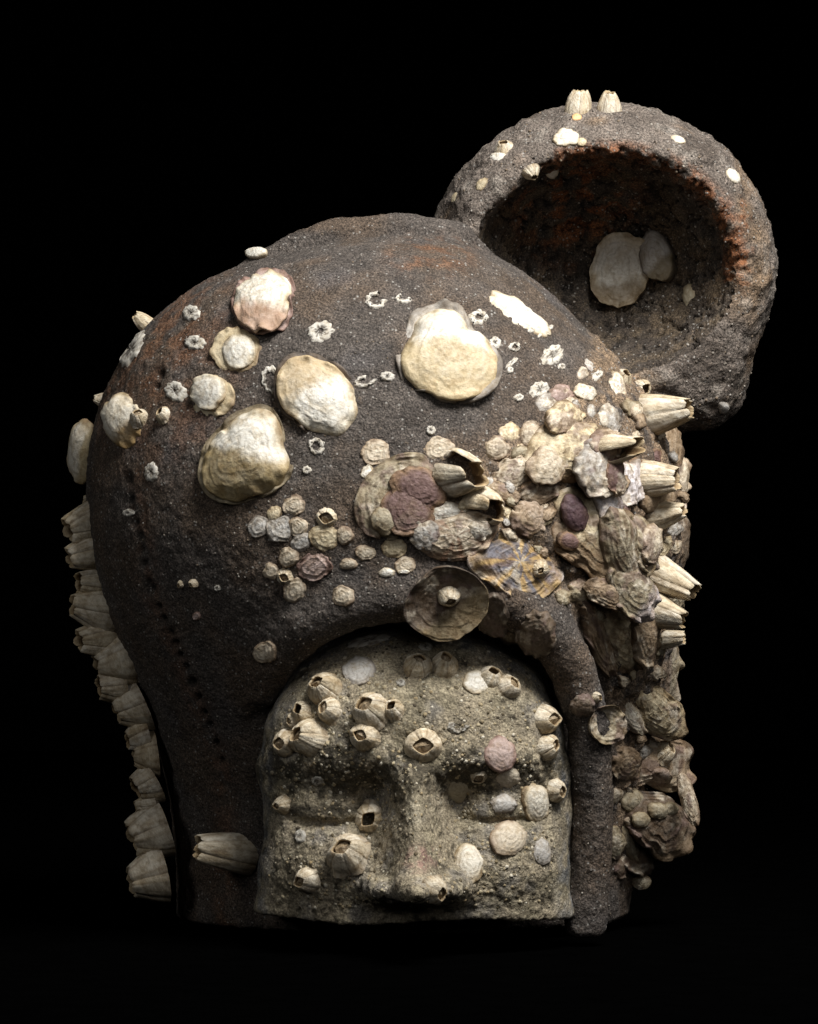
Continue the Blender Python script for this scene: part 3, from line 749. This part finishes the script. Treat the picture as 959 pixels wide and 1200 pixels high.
# ------------------------------------------------------------------ the large pale oysters on top of the hood
G_OY = 'large pale oysters on top of the hood'
shell(307, 354, 38, 37, 20, 4, 'pink', 'cream oyster with a rusty pink lower margin, highest on the left of the hood', group=G_OY, poly=OUT['a'], grow=1.07, flut=2.2, irr=.14, rings=3, cap=(308, 350, 35, 33, 20, 9, 'white', dict(poly=OUT['a'], flut=1.6, grow=.97, split=(-95, 0.25, (168, 138, 118)), irr=.11, rings=3, lam=.6, umbo=(0, .2))))
shell(278, 411, 27, 27, 0, 3, 'buff', 'small oyster with a round white cap on a thin ragged brown flange', group=G_OY, lam=.55, irr=.2, rings=3, cap=(280, 412, 20, 20, 0, 5, 'white', dict(irr=.08, rings=2)))
shell(249, 464, 25, 26, 0, 4, 'buff', 'small oyster with a smooth white heart-shaped cap sitting off-centre on a tan flange', group=G_OY, lam=.55, irr=.10, rings=3, cap=(244, 459, 21, 21, 0, 5, 'white', dict(irr=.10, rings=2, lam=.4)))
shell(368, 470, 53, 44, -35, 4, 'dark', 'large oval cream oyster with a shaggy dark edge below its left side', group=G_OY, poly=OUT['b'], grow=1.07, flut=2.2, irr=.12, rings=4, cap=(374, 466, 48, 41, -35, 13, 'white', dict(poly=OUT['b'], flut=1.6, grow=.97, split=(118, 0.28, (184, 164, 130)), irr=.09, rings=4, lam=.6, umbo=(.2, -.1), sink=5)))
shell(286, 538, 57, 49, 70, 4, 'dull', 'large pear-shaped oyster, white above and stained olive brown below', group=G_OY, poly=OUT['c'], grow=1.07, flut=2.2, irr=.12, rings=4, beak=.12, cap=(286, 533, 52, 44, 70, 22, 'white', dict(poly=OUT['c'], flut=1.6, grow=.97, split=(-100, 0.02, (166, 146, 104)), beak=.14, irr=.10, rings=4, lam=.6, umbo=(.3, 0), sink=5)))
shell(522, 406, 54, 52, 0, 4, 'grey', 'largest white oyster, chalky on top and buff below, alone in the middle of the hood', group=G_OY, poly=OUT['d'], grow=1.07, flut=2.2, irr=.12, rings=3, pear=.12, cap=(526, 407, 50, 52, 0, 22, 'white', dict(poly=OUT['d'], flut=1.6, grow=.97, split=(-90, 0.02, (192, 174, 138)), pear=.18, irr=.10, rings=3, lam=.6, umbo=(-.1, .3), q=2.0, sink=5)))
shell(610, 370, 42, 14, -36, 6, 'white', 'long narrow white shell lying on the edge beside the bowl opening', group=G_OY, lam=.55, irr=.16, rings=3, face=.35)
shell(145, 493, 21, 32, 4, 14, 'cream', 'cream oyster folded into a deep trough at the left edge of the hood', group=G_OY, lam=.55, irr=.14, rings=2, umbo=(-.6, .3), split=(-60, 0.35, (150, 122, 78)), flut=2.5)
shell(97, 528, 17, 39, -6, 12, 'cream', 'pale oyster standing out edge-on from the left side of the hood', group=G_OY, lam=.55, irr=.1, rings=3, split=(-20, 0.35, (168, 150, 112)), y=110, face=.5)
# ------------------------------------------------------------------ the bowl
G_BO = 'shells on the hollow bowl'
shell(731, 318, 35, 44, -12, 7, 'white', 'large grey oyster valve lying inside the hollow bowl', group=G_BO, irr=.12, rings=3, lam=.5, face=.2, lift=15, sink=16, dish=True, split=(-80, .25, (128, 112, 88)))
shell(774, 302, 20, 30, 8, 6, 'grey', 'narrower grey oyster overlapping the right side of the one in the bowl', group=G_BO, irr=.12, rings=3, face=.2, lift=15, sink=16, split=(-60, 0.3, (120, 108, 84)))
shell(808, 347, 8, 15, 0, 4, 'dull', 'small dim shell on the shaded inner wall of the bowl', group=G_BO)
shell(663, 161, 15, 10, 8, 4, 'white', 'flat white shell on the outer top of the bowl above the opening', group=G_BO, irr=.2, rings=2)
barnacle(590, 167, 14, 'orange-tinted barnacle on the upper left outside of the bowl', G_BO, 'low', tilt=(0, .3))
shell(584, 184, 10, 6, 10, 2.5, 'white', 'small white shell just under the orange-tinted barnacle on the bowl', group=G_BO)
barnacle(626, 207, 13, 'round ring-shaped barnacle on the outer left flank of the bowl rim', G_BO, 'low')
shell(647, 202, 8, 7, 0, 2.5, 'white', 'tiny pale shell right of the ring-shaped barnacle on the bowl', group=G_BO)
shell(565, 216, 10, 6, 50, 3, 'buff', 'small buff shell low on the left outside of the bowl', group=G_BO)
shell(534, 231, 8, 4, 60, 2, 'buff', 'thin sliver of pale shell near where the bowl meets the hood', group=G_BO)
spike(677, 131, 678, 108, 16, 'orange-white barnacle on the very top of the bowl, the left one of two', G_BO, 'globe', fwd=.3)
spike(714, 131, 714, 108, 15, 'orange-white barnacle on the very top of the bowl, the right one of two', G_BO, 'globe', fwd=.3)
shell(676, 137, 6, 4, 0, 2, 'orange', 'tiny tan shell below the left barnacle on the bowl top', group=G_BO)
shell(682, 166, 6, 5, 0, 2, 'buff', 'tiny buff shell touching the flat white shell on the bowl', group=G_BO)
shell(795, 163, 9, 4, -20, 2, 'white', 'thin white shell fragment on the upper right of the bowl rim', group=G_BO)
shell(860, 206, 11, 6, -48, 2.5, 'white', 'flat white shell on the right outer shoulder of the bowl rim', group=G_BO)
shell(848, 478, 7, 8, 0, 4, 'grey', 'small grey bump of shell on the underside of the bowl', group=G_BO)
# ------------------------------------------------------------------ left edge
SPL = [(128, 606, 74, 614, 21, 'pale pointed barnacle, uppermost large one on the left edge of the hood'), (136, 640, 78, 648, 20, 'pale barnacle second from the top of the left-edge row, with a dark mottled flank'),
       (134, 684, 82, 686, 17, 'smaller barnacle in the left-edge row just above the widest one'), (143, 716, 79, 720, 24, 'widest barnacle of the left-edge row, with long dark grooves'),
       (143, 748, 85, 756, 17, 'shaded barnacle of the left-edge row tucked under the widest one'), (160, 768, 110, 784, 24, 'big ribbed barnacle where the left edge turns inward'),
       (152, 802, 109, 806, 14, 'small barnacle tucked below the big ribbed one on the left edge'), (176, 822, 136, 832, 23, 'rounded barnacle below the inward turn of the left edge'),
       (178, 858, 144, 862, 15, 'narrow barnacle wedged below the rounded one on the left edge'), (190, 882, 152, 892, 19, 'ribbed barnacle halfway down the lower left edge'),
       (186, 914, 155, 922, 16, 'small ragged barnacle on the lower left edge'), (188, 940, 158, 946, 11, 'smallest barnacle of the lower left edge'),
       (204, 966, 148, 980, 26, 'large broad barnacle near the bottom of the left edge'), (200, 1020, 150, 1034, 25, 'dim grey barnacle at the very bottom of the left edge')]
jr = random.Random(8)
for bx, by, tx, ty, R, lb in SPL: spike(bx, by, tx + .1 * (bx - tx) + jr.uniform(-3, 3), ty + jr.uniform(-8, 8), R * jr.uniform(1.25, 1.6), lb, y=75, fwd=jr.uniform(.1, .5), roll=jr.uniform(0, 6))
spike(118, 590, 97, 584, 9, 'tiny jagged barnacle peeking out just above the left-edge row', y=120)
spike(127, 470, 110, 468, 10, 'small pale barnacle above the folded oyster on the left edge', y=110)
spike(176, 384, 160, 372, 11, 'small pinkish barnacle standing alone on the upper left edge', y=120, kind='globe')
barnacle(163, 486, 12, 'barnacle with a round hole right beside the folded oyster', G_HOOD, 'globe', tilt=(.5, .35))
barnacle(189, 484, 10, 'small holed barnacle at the end of the pair by the folded oyster', G_HOOD, 'globe', tilt=(-.3, .5))
spike(284, 1000, 223, 991, 26, 'large pointed barnacle alone on the dark lower hood left of the face', G_HOOD, 'tall', fwd=.5)
# ------------------------------------------------------------------ group of little discs over the brow of the hood
G_DI = 'small disc shells above the brow of the hood'
dk = dict(cat='shell', group=G_DI, name='disc_shell', irr=.16, q=3.2, lam=2.6, umbo=(0, .15))
DISCS = [(345, 592, 13, 13, 'tan', 'tan disc shell topmost in the group above the left brow'), (322, 601, 9, 9, 'buff', 'small shell squeezed between the topmost disc and the cracked white one'),
         (303, 617, 12, 13, 'grey', 'grey speckled disc shell at the left end of the small group'), (328, 619, 17, 19, 'grey', 'cracked white-grey disc shell, largest of the left part of the group'),
         (350, 617, 12, 11, 'tan', 'tan knobbly shell right of the cracked white-grey disc'), (353, 635, 11, 13, 'grey', 'bluish grey dished shell below the knobbly tan one'),
         (381, 631, 18, 15, 'buff', 'thick tan shell under the ringed barnacle of the small group'), (404, 628, 11, 11, 'tan', 'tan curled shell at the right end of the small group'),
         (338, 653, 13, 12, 'tan', 'tan lumpy shell left above the big pinkish disc'), (318, 669, 10, 10, 'tan', 'small round tan shell at the lower left of the group'),
         (369, 664, 21, 18, 'pink', 'big pinkish grey disc shell in the middle of the small group'), (345, 692, 15, 14, 'tan', 'tan dished shell lowest in the group, just over the brim'),
         (402, 699, 13, 13, 'tan', 'single tan shell on the front of the brim'), (429, 648, 14, 10, 'tan', 'tan crusted shell at the foot of the banded olive oyster'),
         (409, 661, 11, 7, 'tan', 'small flat pinkish shell right of the big pinkish disc'), (462, 642, 15, 12, 'buff', 'buff open shell left of the striped fan-shaped oyster'),
         (475, 662, 14, 10, 'tan', 'small tan shell in the row just above the brim'), (453, 671, 10, 6, 'white', 'small bright white shell flake above the brim'),
         (473, 670, 8, 3, 'white', 'thin white sliver at the edge of the dished brown valve'),
         (440, 530, 19, 16, 'tan', 'round tan disc shell at the upper left of the oyster growth'), (514, 527, 20, 15, 'tan', 'round tan disc shell between the banded olive oyster and the holed barnacle'),
         (430, 553, 7, 9, 'white', 'tiny pale shell at the left edge of the banded olive oyster'), (311, 765, 13, 14, 'tan', 'tan crusted shell beside the upper left corner of the face'),
         (230, 722, 5, 5, 'pink', 'tiny pinkish shell on the bare left side of the hood')]
for px, py, rx, ry, pal, lb in DISCS: shell(px, py, rx, ry, (px * 7) % 360 if abs(rx - ry) < 3 else 0, 3.0 if rx > 9 else 2.2, pal, lb, rings=3, **dk)
barnacle(382, 607, 14, 'ringed barnacle with a sunken round mouth in the small disc group', G_HOOD, 'low')
barnacle(333, 677, 12, 'open ring barnacle low in the small disc group', G_HOOD, 'low')
for px, py, R, lb in ((226, 685, 6, 'tiny tan barnacle, right one of two on the bare hood side'), (211, 685, 5, 'tiny white barnacle, left one of two on the bare hood side')): barnacle(px, py, R, lb, G_HOOD, 'globe')
# ------------------------------------------------------------------ the dense growth: middle part
G_GR = 'oysters of the dense growth on the right of the hood'
shell(472, 582, 52, 55, 10, 11, 'dull', 'round banded oyster with olive rim, dull purple valves grown over it', group=G_GR, poly=OUT['i'], irr=.08, rings=4, face=.6,
      cap=[(490, 573, 34, 26, -20, 8, 'purple', dict(irr=.1, rings=4)), (478, 597, 33, 32, 20, 8, 'purple', dict(irr=.09, rings=4, stripe=((150, 132, 118), .5))), (452, 609, 17, 18, 0, 7, 'dull', dict(irr=.1, rings=3))])
shell(535, 627, 44, 28, 12, 12, 'tan', 'fan-shaped striped oyster, tan and brown, under the white cap shell', group=G_GR, irr=.08, rings=3, stripe=((132, 96, 74), .7), face=.5)
shell(521, 602, 23, 13, 6, 7, 'white', 'smooth white cap shell between the banded and the striped oysters', group=G_GR, irr=.08, rings=3)
shell(497, 627, 17, 17, 0, 6, 'grey', 'pale grey rough shell at the left end of the striped oyster', group=G_GR, irr=.12, rings=2)
shell(563, 622, 13, 11, 0, 5, 'white', 'small white shell at the right end of the striped oyster', group=G_GR)
barnacle(545, 556, 29, 'large pale barnacle broken open with a dark hole facing right', G_RIGHT, 'broken', tilt=(.6, -.15), roll=1.6)
barnacle(572, 596, 25, 'low pale barnacle with a dark hole at its right, below the large broken one', G_RIGHT, 'broken', tilt=(.6, -.3), roll=0.4)
shell(604, 660, 62, 40, -22, 9, 'blue', 'flat blue-grey oyster with yellow streaks and a pearly right edge', group=G_GR, poly=OUT['g'], irr=.10, rings=4, stripe=((192, 162, 108), .85), split=(10, .78, (214, 208, 212)), face=.55, tilt=(0, .1), lift=4)
barnacle(634, 668, 10, 'small cream barnacle on the flat blue-grey oyster', G_RIGHT, 'globe')
shell(522, 704, 50, 43, -6, 11, 'dark', 'round brown valve standing out over the brim, hollow side outward', group=G_GR, poly=OUT['h'], irr=.11, rings=3, lam=.6, dish=True, face=.75, split=(-55, .18, (150, 134, 104)), lift=12, sink=3, flut=.7)
barnacle(528, 703, 13, 'small smooth barnacle in the middle of the hollow brown valve', G_RIGHT, 'globe', tilt=(.1, -.3))
shell(577, 722, 19, 22, 20, 9, 'dark', 'dark round shell in the shade right of the hollow brown valve', group=G_GR)
shell(597, 743, 12, 12, 0, 7, 'dark', 'small dark shell under the brim, left of the striped dark one', group=G_GR)
shell(629, 743, 22, 25, 10, 10, 'dark', 'dark striped oyster under the brim above the forehead', group=G_GR, stripe=((132, 118, 100), .5))
shell(620, 607, 19, 21, 10, 9, 'brown', 'oval brown oyster with a paler middle, left of the purple-spotted one', group=G_GR, split=(20, -.1, (176, 158, 140)))
for px, py, rx, ry, pal, lb in [(582, 525, 14, 14, 'tan', 'round tan disc right of the large broken barnacle'), (597, 507, 12, 12, 'buff', 'lumpy buff disc at the top of the growth edge'), (621, 509, 14, 12, 'tan', 'tan-white disc beside the lumpy buff one'),
                                (609, 531, 11, 10, 'buff', 'small open shell left of the big beige oyster'), (603, 553, 22, 18, 'tan', 'curled pinkish shell with a raised lip right of the broken barnacle'), (588, 572, 13, 22, 'brown', 'leaning brown shell between the two broken barnacles'),
                                (632, 575, 22, 14, 'brown', 'crusted brown shell below the left end of the big beige oyster')]:
    shell(px, py, rx, ry, (px * 3) % 90, 6, pal, lb, group=G_GR)
# right part
shell(668, 532, 52, 45, -8, 24, 'buff', 'big domed beige oyster atop the growth, a small lumpy shell grown on it', group=G_GR, poly=OUT['e'], irr=.07, rings=3, face=.55, split=(-95, .45, (150, 122, 92)),
      cap=(640, 546, 23, 23, 0, 8, 'tan', dict(irr=.15, rings=3)))
shell(661, 489, 19, 17, 0, 8, 'buff', 'small buff dome on top of the big beige oyster', group=G_GR)
shell(657, 462, 14, 10, -10, 5, 'pink', 'pinkish flat shell above the small buff dome', group=G_GR)
shell(640, 472, 12, 11, 0, 4, 'grey', 'grey worn shell left of the small buff dome', group=G_GR)
shell(702, 548, 24, 32, 15, 14, 'grey', 'smooth grey-white shell grown against the right side of the big beige oyster', group=G_GR)
shell(722, 560, 11, 22, 10, 8, 'purple', 'narrow purplish shell right of the smooth grey-white one', group=G_GR)
shell(712, 520, 20, 18, -30, 9, 'brown', 'brown lumpy shell above the smooth grey-white one', group=G_GR)
shell(740, 566, 12, 27, 8, 5, 'pearl', 'torn white pearly edge standing between the oysters and the right-hand barnacles', group=G_GR, irr=.22)
shell(690, 628, 44, 50, 30, 15, 'buff', 'large rough oyster with one dark purple spot near its top', group=G_GR, poly=OUT['f'], irr=.13, rings=4, face=.55, split=(-120, .1, (128, 106, 82)),
      cap=[(674, 602, 15, 23, 20, 7, 'purple', dict(irr=.1, rings=3, split=(90, -2, (76, 56, 62)))), (666, 634, 14, 11, -30, 5, 'purple', dict(irr=.14))])
shell(714, 592, 13, 23, 20, 8, 'pearl', 'pearly white angular shell at the top of the purple-spotted oyster', group=G_GR, irr=.22, rings=2)
shell(727, 642, 20, 44, 12, 15, 'dull', 'long ridged brown oyster running down beside the purple-spotted one', group=G_GR, irr=.12, rings=5, stripe=((104, 84, 66), .6))
shell(752, 640, 13, 32, 12, 12, 'dull', 'narrow grey-brown oyster right of the long ridged one', group=G_GR, stripe=((84, 70, 60), .6))
shell(765, 638, 11, 22, 0, 10, 'tan', 'small pale upright shell left of the dark right-edge oyster', group=G_GR)
shell(788, 636, 18, 34, -4, 16, 'dark', 'dark striped upright oyster at the right edge below the pointed barnacles', group=G_GR, stripe=((128, 112, 94), .6), y=110)
shell(715, 491, 12, 17, 20, 6, 'grey', 'grey scaly oval shell on bare crust above the growth', group=G_GR)
shell(686, 459, 13, 8, -25, 5, 'white', 'small pointed white shell above the grey scaly oval', group=G_GR)
shell(683, 437, 6, 7, 0, 3, 'white', 'tiny white shell in the slanting row under the long narrow one, lower', group=G_GR)
shell(690, 429, 6, 9, 30, 3, 'grey', 'tiny grey shell in the slanting row under the long narrow one, upper', group=G_GR)
shell(693, 482, 6, 8, 0, 3, 'grey', 'tiny grey worn shell left of the grey scaly oval', group=G_GR)
shell(738, 478, 5, 11, 20, 3, 'buff', 'thin tan sliver on the crust right of the grey scaly oval', group=G_GR)
barnacle(734, 438, 15, 'chalky white barnacle on the hood edge just below the bowl opening', G_RIGHT, 'low', tilt=(.3, .4))
shell(722, 452, 10, 16, 15, 6, 'cream', 'cream upright shell left of the chalky white barnacle', group=G_GR)
barnacle(755, 457, 14, 'jagged cream barnacle between the chalky white one and the big pointed one', G_RIGHT, 'globe', tilt=(.6, .3))
spike(762, 487, 809, 482, 26, 'big white pointed barnacle jutting right, topmost of the right side', G_RIGHT, fwd=.35)
spike(716, 528, 752, 522, 20, 'broken crusted barnacle below and left of the big white pointed one', G_RIGHT, 'broken', fwd=.6)
shell(772, 520, 24, 30, 10, 12, 'brown', 'shaded brown shell underneath the big white pointed barnacle', group=G_GR, y=70)
spike(758, 562, 800, 558, 24, 'ragged cream barnacle jutting right, below the big white pointed one', G_RIGHT, fwd=.35)
shell(770, 584, 22, 19, -30, 12, 'brown', 'brown oyster between the ragged cream barnacle and the one beneath it', group=G_GR)
spike(766, 606, 805, 600, 20, 'cream barnacle with a split mouth, lower of the pair on the right edge', G_RIGHT, fwd=.35)
shell(796, 570, 10, 34, -5, 10, 'tan', 'tan upright shell behind the two right-edge barnacles', group=G_GR, y=120)
spike(768, 672, 816, 698, 25, 'smooth cream barnacle pointing down right from the right edge', G_RIGHT, fwd=.3)
spike(756, 712, 802, 724, 25, 'grooved cream barnacle beneath the smooth one on the right edge', G_RIGHT, fwd=.35)
spike(775, 750, 806, 748, 12, 'small tan barnacle under the grooved cream one', G_RIGHT, fwd=.3)
shell(742, 690, 26, 36, 20, 12, 'dull', 'brown oyster with a pearly lower corner left of the grooved barnacle', group=G_GR, irr=.16, split=(-60, .55, (196, 186, 186)))
shell(684, 694, 19, 14, -10, 7, 'buff', 'small pale crusted shell where the growth meets the brim', group=G_GR, irr=.2)
shell(713, 694, 24, 18, -20, 9, 'brown', 'brown knobbly shell under the purple-spotted oyster', group=G_GR, irr=.2)
shell(732, 748, 35, 40, 30, 14, 'buff', 'rough buff oyster with long folds on the right shoulder', group=G_GR, irr=.14, rings=5, stripe=((138, 112, 84), .6))
shell(757, 745, 15, 34, 0, 12, 'brown', 'ridged brown shell along the right side of the folded buff oyster', group=G_GR, stripe=((156, 136, 110), .6))
shell(703, 752, 12, 44, 22, 8, 'brown', 'thin brown oyster edge running along the dark brim', group=G_GR, irr=.16)
shell(776, 776, 17, 52, 2, 14, 'dull', 'tall narrow oyster forming the right outline below the barnacles', group=G_GR, y=110, stripe=((164, 152, 138), .5))
shell(757, 832, 46, 31, -48, 15, 'buff', 'long beaked oyster pointing down to the right', group=G_GR, poly=OUT['j'], irr=.10, beak=.35, rings=4, face=.6, split=(200, .4, (128, 110, 84)))
shell(738, 838, 11, 26, 36, 7, 'cream', 'smooth cream inner lip along the left side of the beaked oyster', group=G_GR)
shell(713, 849, 20, 21, 0, 7, 'dull', 'round greenish dished valve on the dark strip right of the face', group=G_GR, dish=True, irr=.06)
barnacle(701, 818, 7, 'tiny pale barnacle above the greenish dished valve', G_RIGHT, 'globe')
shell(683, 826, 13, 13, 0, 7, 'dark', 'rusty dark bump of shell left of the tiny pale barnacle', group=G_GR)
shell(758, 898, 52, 33, -6, 14, 'brown', 'broad brown oyster with wavy lower lip below the beaked one', group=G_GR, poly=OUT['k'], irr=.12, rings=4, face=.6, split=(-90, .55, (176, 156, 126)))
shell(733, 896, 17, 19, 0, 6, 'brown', 'round ringed shell on the left of the broad brown oyster', group=G_GR)
barnacle(783, 880, 14, 'dull barnacle under the tip of the beaked oyster', G_RIGHT, 'globe', tilt=(.3, .3))
shell(776, 911, 11, 8, 0, 5, 'tan', 'small tan knob on the lip of the broad brown oyster', group=G_GR)
shell(768, 960, 47, 44, -30, 15, 'dark', 'large dark lumpy oyster, lowest big one, with small shells grown on it', group=G_GR, poly=OUT['l'], irr=.10, rings=4, face=.6, split=(-50, .6, (112, 96, 76)),
      cap=[(740, 937, 14, 15, 0, 7, 'dull', dict(irr=.1)), (771, 950, 12, 11, 0, 6, 'dull', dict(irr=.14)), (752, 961, 11, 10, 0, 5, 'dull', dict(irr=.14)), (786, 948, 9, 9, 0, 5, 'dull', dict(irr=.14))])
shell(807, 938, 9, 30, 14, 6, 'tan', 'thin tan shell edge at the right outline beside the lumpy dark oyster', group=G_GR, y=80)
shell(736, 983, 9, 24, 14, 7, 'dull', 'upright narrow shell at the lower left of the lumpy dark oyster', group=G_GR)
shell(720, 988, 13, 18, 0, 7, 'dull', 'smooth dim shell left of the upright narrow one', group=G_GR)
shell(751, 1007, 18, 17, -20, 8, 'dark', 'dark hollow shell below the lumpy dark oyster', group=G_GR)
shell(728, 1015, 9, 14, 0, 6, 'dark', 'small dark oval shell near the bottom of the right side', group=G_GR)
shell(752, 1034, 11, 8, 0, 5, 'dull', 'small dim shell at the very bottom of the right-hand growth', group=G_GR)
shell(722, 932, 12, 8, 30, 4, 'tan', 'pale thin lip of shell on the dark strip beside the lumpy oyster', group=G_GR)
# ------------------------------------------------------------------ the face
FB_ = [(374, 802, 20, (-.25, .1), 'tall plump barnacle at the top of the left forehead cluster'), (383, 830, 15, (-.1, .15), 'barnacle just under the plump one in the left forehead cluster'),
       (350, 833, 14, (-.2, .2), 'yellowish barnacle with a wide mouth at the left of the forehead cluster'), (341, 844, 9, (-.3, -.1), 'tiny barnacle squeezed behind the yellowish wide-mouthed one'),
       (329, 870, 17, (-.45, .0), 'barnacle at the outer left end of the forehead'), (356, 862, 22, (-.35, .15), 'largest smooth barnacle low in the left forehead cluster'),
       (431, 829, 21, (-.05, .1), 'large barnacle with a wide diamond mouth left of the forehead centre'), (460, 829, 12, (-.2, .1), 'small barnacle stuck to the right of the diamond-mouthed one'),
       (423, 861, 17, (-.05, .1), 'barnacle below the diamond-mouthed one on the forehead'), (494, 873, 22, (-.1, .05), 'single large barnacle between the brows'),
       (491, 775, 17, (.05, .3), 'left one of two barnacles side by side at the top of the forehead'), (521, 775, 17, (.05, .3), 'right one of two barnacles side by side at the top of the forehead'),
       (578, 790, 14, (.2, .25), 'barnacle next to the flat white shell on the right forehead'), (600, 801, 15, (.1, .1), 'barnacle at the end of the right forehead pair'),
       (645, 842, 18, (.3, .0), 'upper one of two barnacles on the right temple'), (646, 875, 15, (.3, .05), 'lower one of two barnacles on the right temple'),
       (655, 928, 14, (.15, -.1), 'barnacle at the right edge of the face beside the cheekbone'), (434, 961, 19, (.05, -.25), 'barnacle beside the nose at the inner corner of the left eye'),
       (401, 996, 24, (-.25, .1), 'largest barnacle on the left cheek'), (355, 1033, 15, (-.3, -.05), 'small barnacle low on the left cheek'),
       (328, 945, 11, (-.3, -.2), 'small worn barnacle at the left edge of the face'), (513, 1047, 16, (.1, -.3), 'chipped barnacle under the nose')]
for px, py, R, tl, lb in FB_: barnacle(px, py, R, lb, G_FACE, 'globe', tilt=tl, face=.72)
G_FS = 'shells stuck on the stone face'
for px, py, rx, ry, H, pal, lb, kw in [
        (421, 786, 20, 17, 2.5, 'grey', 'flat chalk-white disc on the upper forehead', {}), (558, 799, 15, 14, 5, 'white', 'flat white shell left of the barnacle pair on the right forehead', {}),
        (586, 884, 19, 21, 7, 'pink', 'pinkish ridged shell on the right brow', {}), (594, 909, 17, 15, 7, 'tan', 'tan ridged shell just below the pinkish one on the brow', {}),
        (536, 922, 20, 19, 6, 'dull', 'thin tan shell in the inner corner of the right eye', {}), (591, 943, 15, 12, 6, 'grey', 'small ragged grey shell below the right eye', dict(irr=.25)),
        (628, 941, 16, 24, 7, 'cream', 'upright cream shell on the right cheekbone', {}), (596, 981, 21, 21, 7, 'tan', 'round tan-white shell on the right cheek', {}),
        (635, 998, 11, 16, 4, 'grey', 'small ringed oval shell right of the round cheek shell', {}), (550, 1012, 18, 24, 9, 'cream', 'smooth cream shell against the right wing of the nose', {})]:
    shell(px, py, rx, ry, 8, H, pal, lb, cat='shell', group=G_FS, name='face_shell', face=.65, **kw)
barnacle(561, 914, 11, 'small purple-tinted barnacle in the right eye socket', G_FACE, 'low', face=.7)
# ------------------------------------------------------------------ worn barnacle scars on hood and face
for q in [(225, 367, 11, 10), (229, 402, 13, 9), (206, 458, 14, 12, -40), (178, 553, 9, 12), (376, 388, 17, 12, 20, .2), (440, 352, 13, 10, 0, .5, .15), (473, 350, 10, 6, 0, .3, .3), (428, 447, 14, 7, 10, .4, .2),
          (454, 441, 9, 6), (505, 504, 6, 6), (371, 523, 10, 10, 0, .5), (360, 551, 6, 5), (318, 446, 11, 17, 10, .55), (561, 372, 12, 9, 0, .3), (580, 402, 8, 7), (603, 407, 7, 6, 0, .4), (598, 434, 4, 4, 0, .05),
          (632, 456, 12, 10, 30, .1), (648, 416, 15, 12, 35, .1), (151, 601, 7, 5, 0, .05), (255, 689, 4, 4, 0, .1), (608, 466, 6, 5, 0, .05), (155, 410, 9, 26, -32, .1), (252, 311, 13, 5, 28, .05),
          (624, 386, 6, 4, 30, .05), (700, 440, 8, 5, 40, .05), (640, 388, 12, 3, 36, .05), (600, 425, 9, 3, 40, .05), (658, 430, 5, 4, 0, .05)]:
    scar(*q)
for q in [(538, 851, 13, 9, 10, .4, .35), (433, 751, 30, 6, 12, .05), (372, 915, 8, 6, 0, .1), (352, 980, 7, 9, 0, .05), (500, 758, 9, 5, 0, .05), (470, 800, 6, 5, 0, .1)]:
    scar(*q, parent=face, col=(190, 186, 176))
shell(300, 295, 13, 5, 8, 4, 'white', 'small white shell seen edge-on at the crest of the hood', group=G_HOOD, face=.5, y=110)

# ------------------------------------------------------------------ crumbs between the oysters, crust on the face, grit on the hood
rg = np.random.default_rng(5); rr = random.Random(5)
count = 0
for _ in range(900):
    px, py = rr.uniform(500, 800), rr.uniform(470, 1040)
    if rr.random() > float(cluster_mask(np.array([px - 8]), np.array([py]))[0]): continue
    h = cast(px, py, False)
    if h is None: continue
    k = rr.uniform(4, 11)
    P, n = plane_at(px, py, k, False, .4)
    V, F, C = disc_mesh(px, py, k, k * rr.uniform(.6, 1.1), rr.uniform(0, 180), P, n, k * .3, rr.choice(['tan', 'brown', 'buff', 'dull', 'tan', 'purple', 'grey']), irr=.34, rings=2, lam=3.0, lift=rr.uniform(0, 5))
    o = mesh_obj('shell_fragment', (V - P) * S, F, M_OYST, hood, C, metres=True); o.location = P * S + np.array([0, 0, ZC]); count += 1
    if count > 150: break
def scatter(n, box, bvh, keep):
    pts = []; ns = []
    for _ in range(n):
        px, py = rr.uniform(*box[:2]), rr.uniform(*box[2:])
        h = BASES[bvh].ray_cast(Vector(CAM), Vector(ray(px, py)))
        if h[0] is None or not keep(px, py): continue
        pts.append(h[0]); ns.append(h[1])
    return np.array(pts), np.array(ns)
P_, N_ = scatter(11000, (300, 670, 738, 1064), 2, lambda x, y: min(x - 312, 656 - x) > rr.uniform(0, 18) and rr.random() < 0.25 + 0.75 * float(sm(-.25, .35, vnoise([(x / 26., y / 26., 3.)], 4))[0]))
cc = np.stack([lin(c) for c in ((178, 166, 138), (162, 146, 116), (200, 193, 176), (140, 128, 104), (96, 86, 66), (160, 150, 130), (74, 66, 52), (150, 136, 108))])
grains('crust', face, P_ - N_ * .3, N_, 0.6 + 2.4 * rg.random(len(P_)) ** 3.6, cc[rg.integers(0, len(cc), len(P_))], .4, 1)
P_, N_ = scatter(7000, (90, 800, 250, 1088), 0, lambda x, y: True)
cc = np.stack([lin(c) for c in ((130, 124, 116), (160, 154, 146), (92, 84, 76), (60, 54, 50), (122, 108, 92))])
grains('grit', hood, P_, N_, 0.4 + 1.1 * rg.random(len(P_)) ** 4, cc[rg.integers(0, len(cc), len(P_))], .9, 2)
P_, N_ = scatter(2500, (500, 915, 120, 500), 1, lambda x, y: True)
grains('grit', bowl, P_, N_, 0.5 + 1.6 * rg.random(len(P_)) ** 3, cc[rg.integers(0, len(cc), len(P_))], .9, 3)
